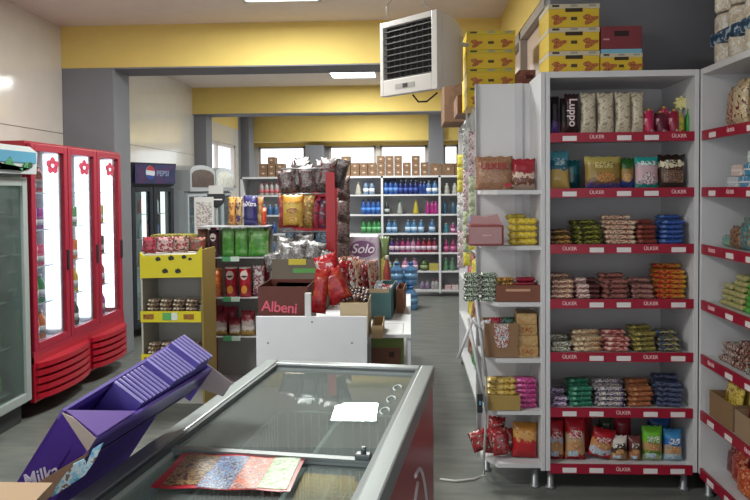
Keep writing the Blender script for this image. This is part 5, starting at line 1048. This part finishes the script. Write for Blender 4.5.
t = put('carton', shut_box(.1, .2, .085, patt(['#7c4a40', '#8c5a4c'], 8, .8)), None, (.715, 4.3, 2.135), (0, 0, 0), 'small reddish brown carton right of the yellow stack, upper', 'carton', 'small reddish cartons'); bx('dark_print', (-.01, .035, -.0015, 0, .03, .055), mat('#4c241c', .7), t)
put('carton', shut_box(.1, .2, .11, patt(['#5c3028', '#6c3c30'], 8, .8)), None, (.715, 4.3, 2.022), (0, 0, 0), 'small reddish brown carton right of the yellow stack, lower', 'carton', 'small reddish cartons')
put('carton', shut_box(.26, .5, .3, patt(['#7a5c48', '#86664e'], 5, .85)), None, (oy(458, 110, 5.5).x+.02, 5.45, 2.022), (0, 0, 0), 'large plain brown carton overhanging the shelf edge below the air cooler', 'carton')
put('carton', shut_box(.2, .4, .13, patt(['#6c5040', '#7c5c48'], 5, .85)), None, (.43, 4.85, 2.022), (0, 0, 0), 'low brown carton behind the yellow stack', 'carton')
strips = [['#c8b840', '#d8cc60'], ['#b8b8b8', '#d8d8d8', '#8c8c8c'], ['#b8a0a8', '#d8c8cc', '#8c5c68'], ['#98a080', '#c0c8a8']]
for s_, (px, y_, z0, n) in enumerate([(461, 5.0, 1.75, 9), (467, 4.6, 1.9, 10), (473, 4.3, 1.85, 8)]):
    x = oy(px, 200, y_).x
    t = thing('hanging_strip', 'hanging strip of small packets left of the end unit, %s' % ['farthest', 'middle', 'nearest'][s_], 'packet strip', (x, y_, z0), 0, 'hanging strips')
    bx('strip', (-.006, .006, .0, .002, -.09*n, .14), mat('#c8c8c8', .4), t)
    for k in range(n): put('packet', pillow_mesh(.055, .085, .02, patt(strips[(s_+k//3) % 4], 30, .2), k % 3), t, (0, -.01, -.09*(k+1)), (0, 0, -.4+.2*(k % 3)))
    bm = NB(); tube(bm, [(0, .001, .14), (.42-x-.0, .001, .14)], .004, 6); ob('hook_bar', bm, CHROME, t)
for li, z in enumerate((.13, .45, .78, 1.1, 1.42, 1.72)):
    for k in range(5):
        y_ = 4.3+.36*k; c = [['#b8a83c', '#d8c860'], ['#a8505c', '#c88088'], ['#8c9c9c', '#c8d0d0'], ['#3c7848', '#78a878'], ['#7c4838', '#b08870']][(k+li) % 5]
        bag(.50, y_, z, .2, .2, .07, patt(c, 16, .3), '%s packet on the window-side shelving, shelf %s, %s from near' % (['yellow', 'pinkish', 'grey', 'green', 'brown'][(k+li) % 5], ['lowest', 'second', 'third', 'fourth', 'fifth', 'top'][li], NTH[k]), 'snack bag', 'packets on the window-side shelving', (-.05, 0, -PI/2), 'snack_bag', k % 3)
# leaning white frame and cable on the floor at the left of the end unit
t = thing('folding_stand', 'white metal folding stand leaning at the left side of the end unit', 'stand')
P = lambda px, py, Y: oy(px, py, Y)
for (a_, b_) in (((468, 318), (487, 412)), ((473, 318), (481, 330)), ((472, 322), (458, 358)), ((476, 300), (486, 376))):
    bm = NB(); tube(bm, [P(a_[0], a_[1], 3.45), P(b_[0], b_[1], 3.45)], .008, 8); ob('leg', bm, mat('#c4c4c8', .4), t)
t = thing('power_cable', 'white power cable hanging and curling on the floor beside the end unit', 'cable')
bm = NB(); q = [P(482, 330, 3.46), P(487, 400, 3.46), P(484, 455, 3.46), oz(484, 474, .009), oz(474, 479, .006), oz(455, 481, .006), oz(440, 479, .006)]; tube(bm, q, .006, 8); ob('cable', bm, mat('#c4c2bc', .5), t)
p = P(480, 403, 3.44); bx('plug', (p.x-.014, p.x+.012, 3.425, 3.445, p.z-.045, p.z+.05), DARK, t, .003)
bx('white_tag', (p.x-.006, p.x+.004, 3.422, 3.425, p.z-.005, p.z+.015), mat('#5a9cc0', .5), t)
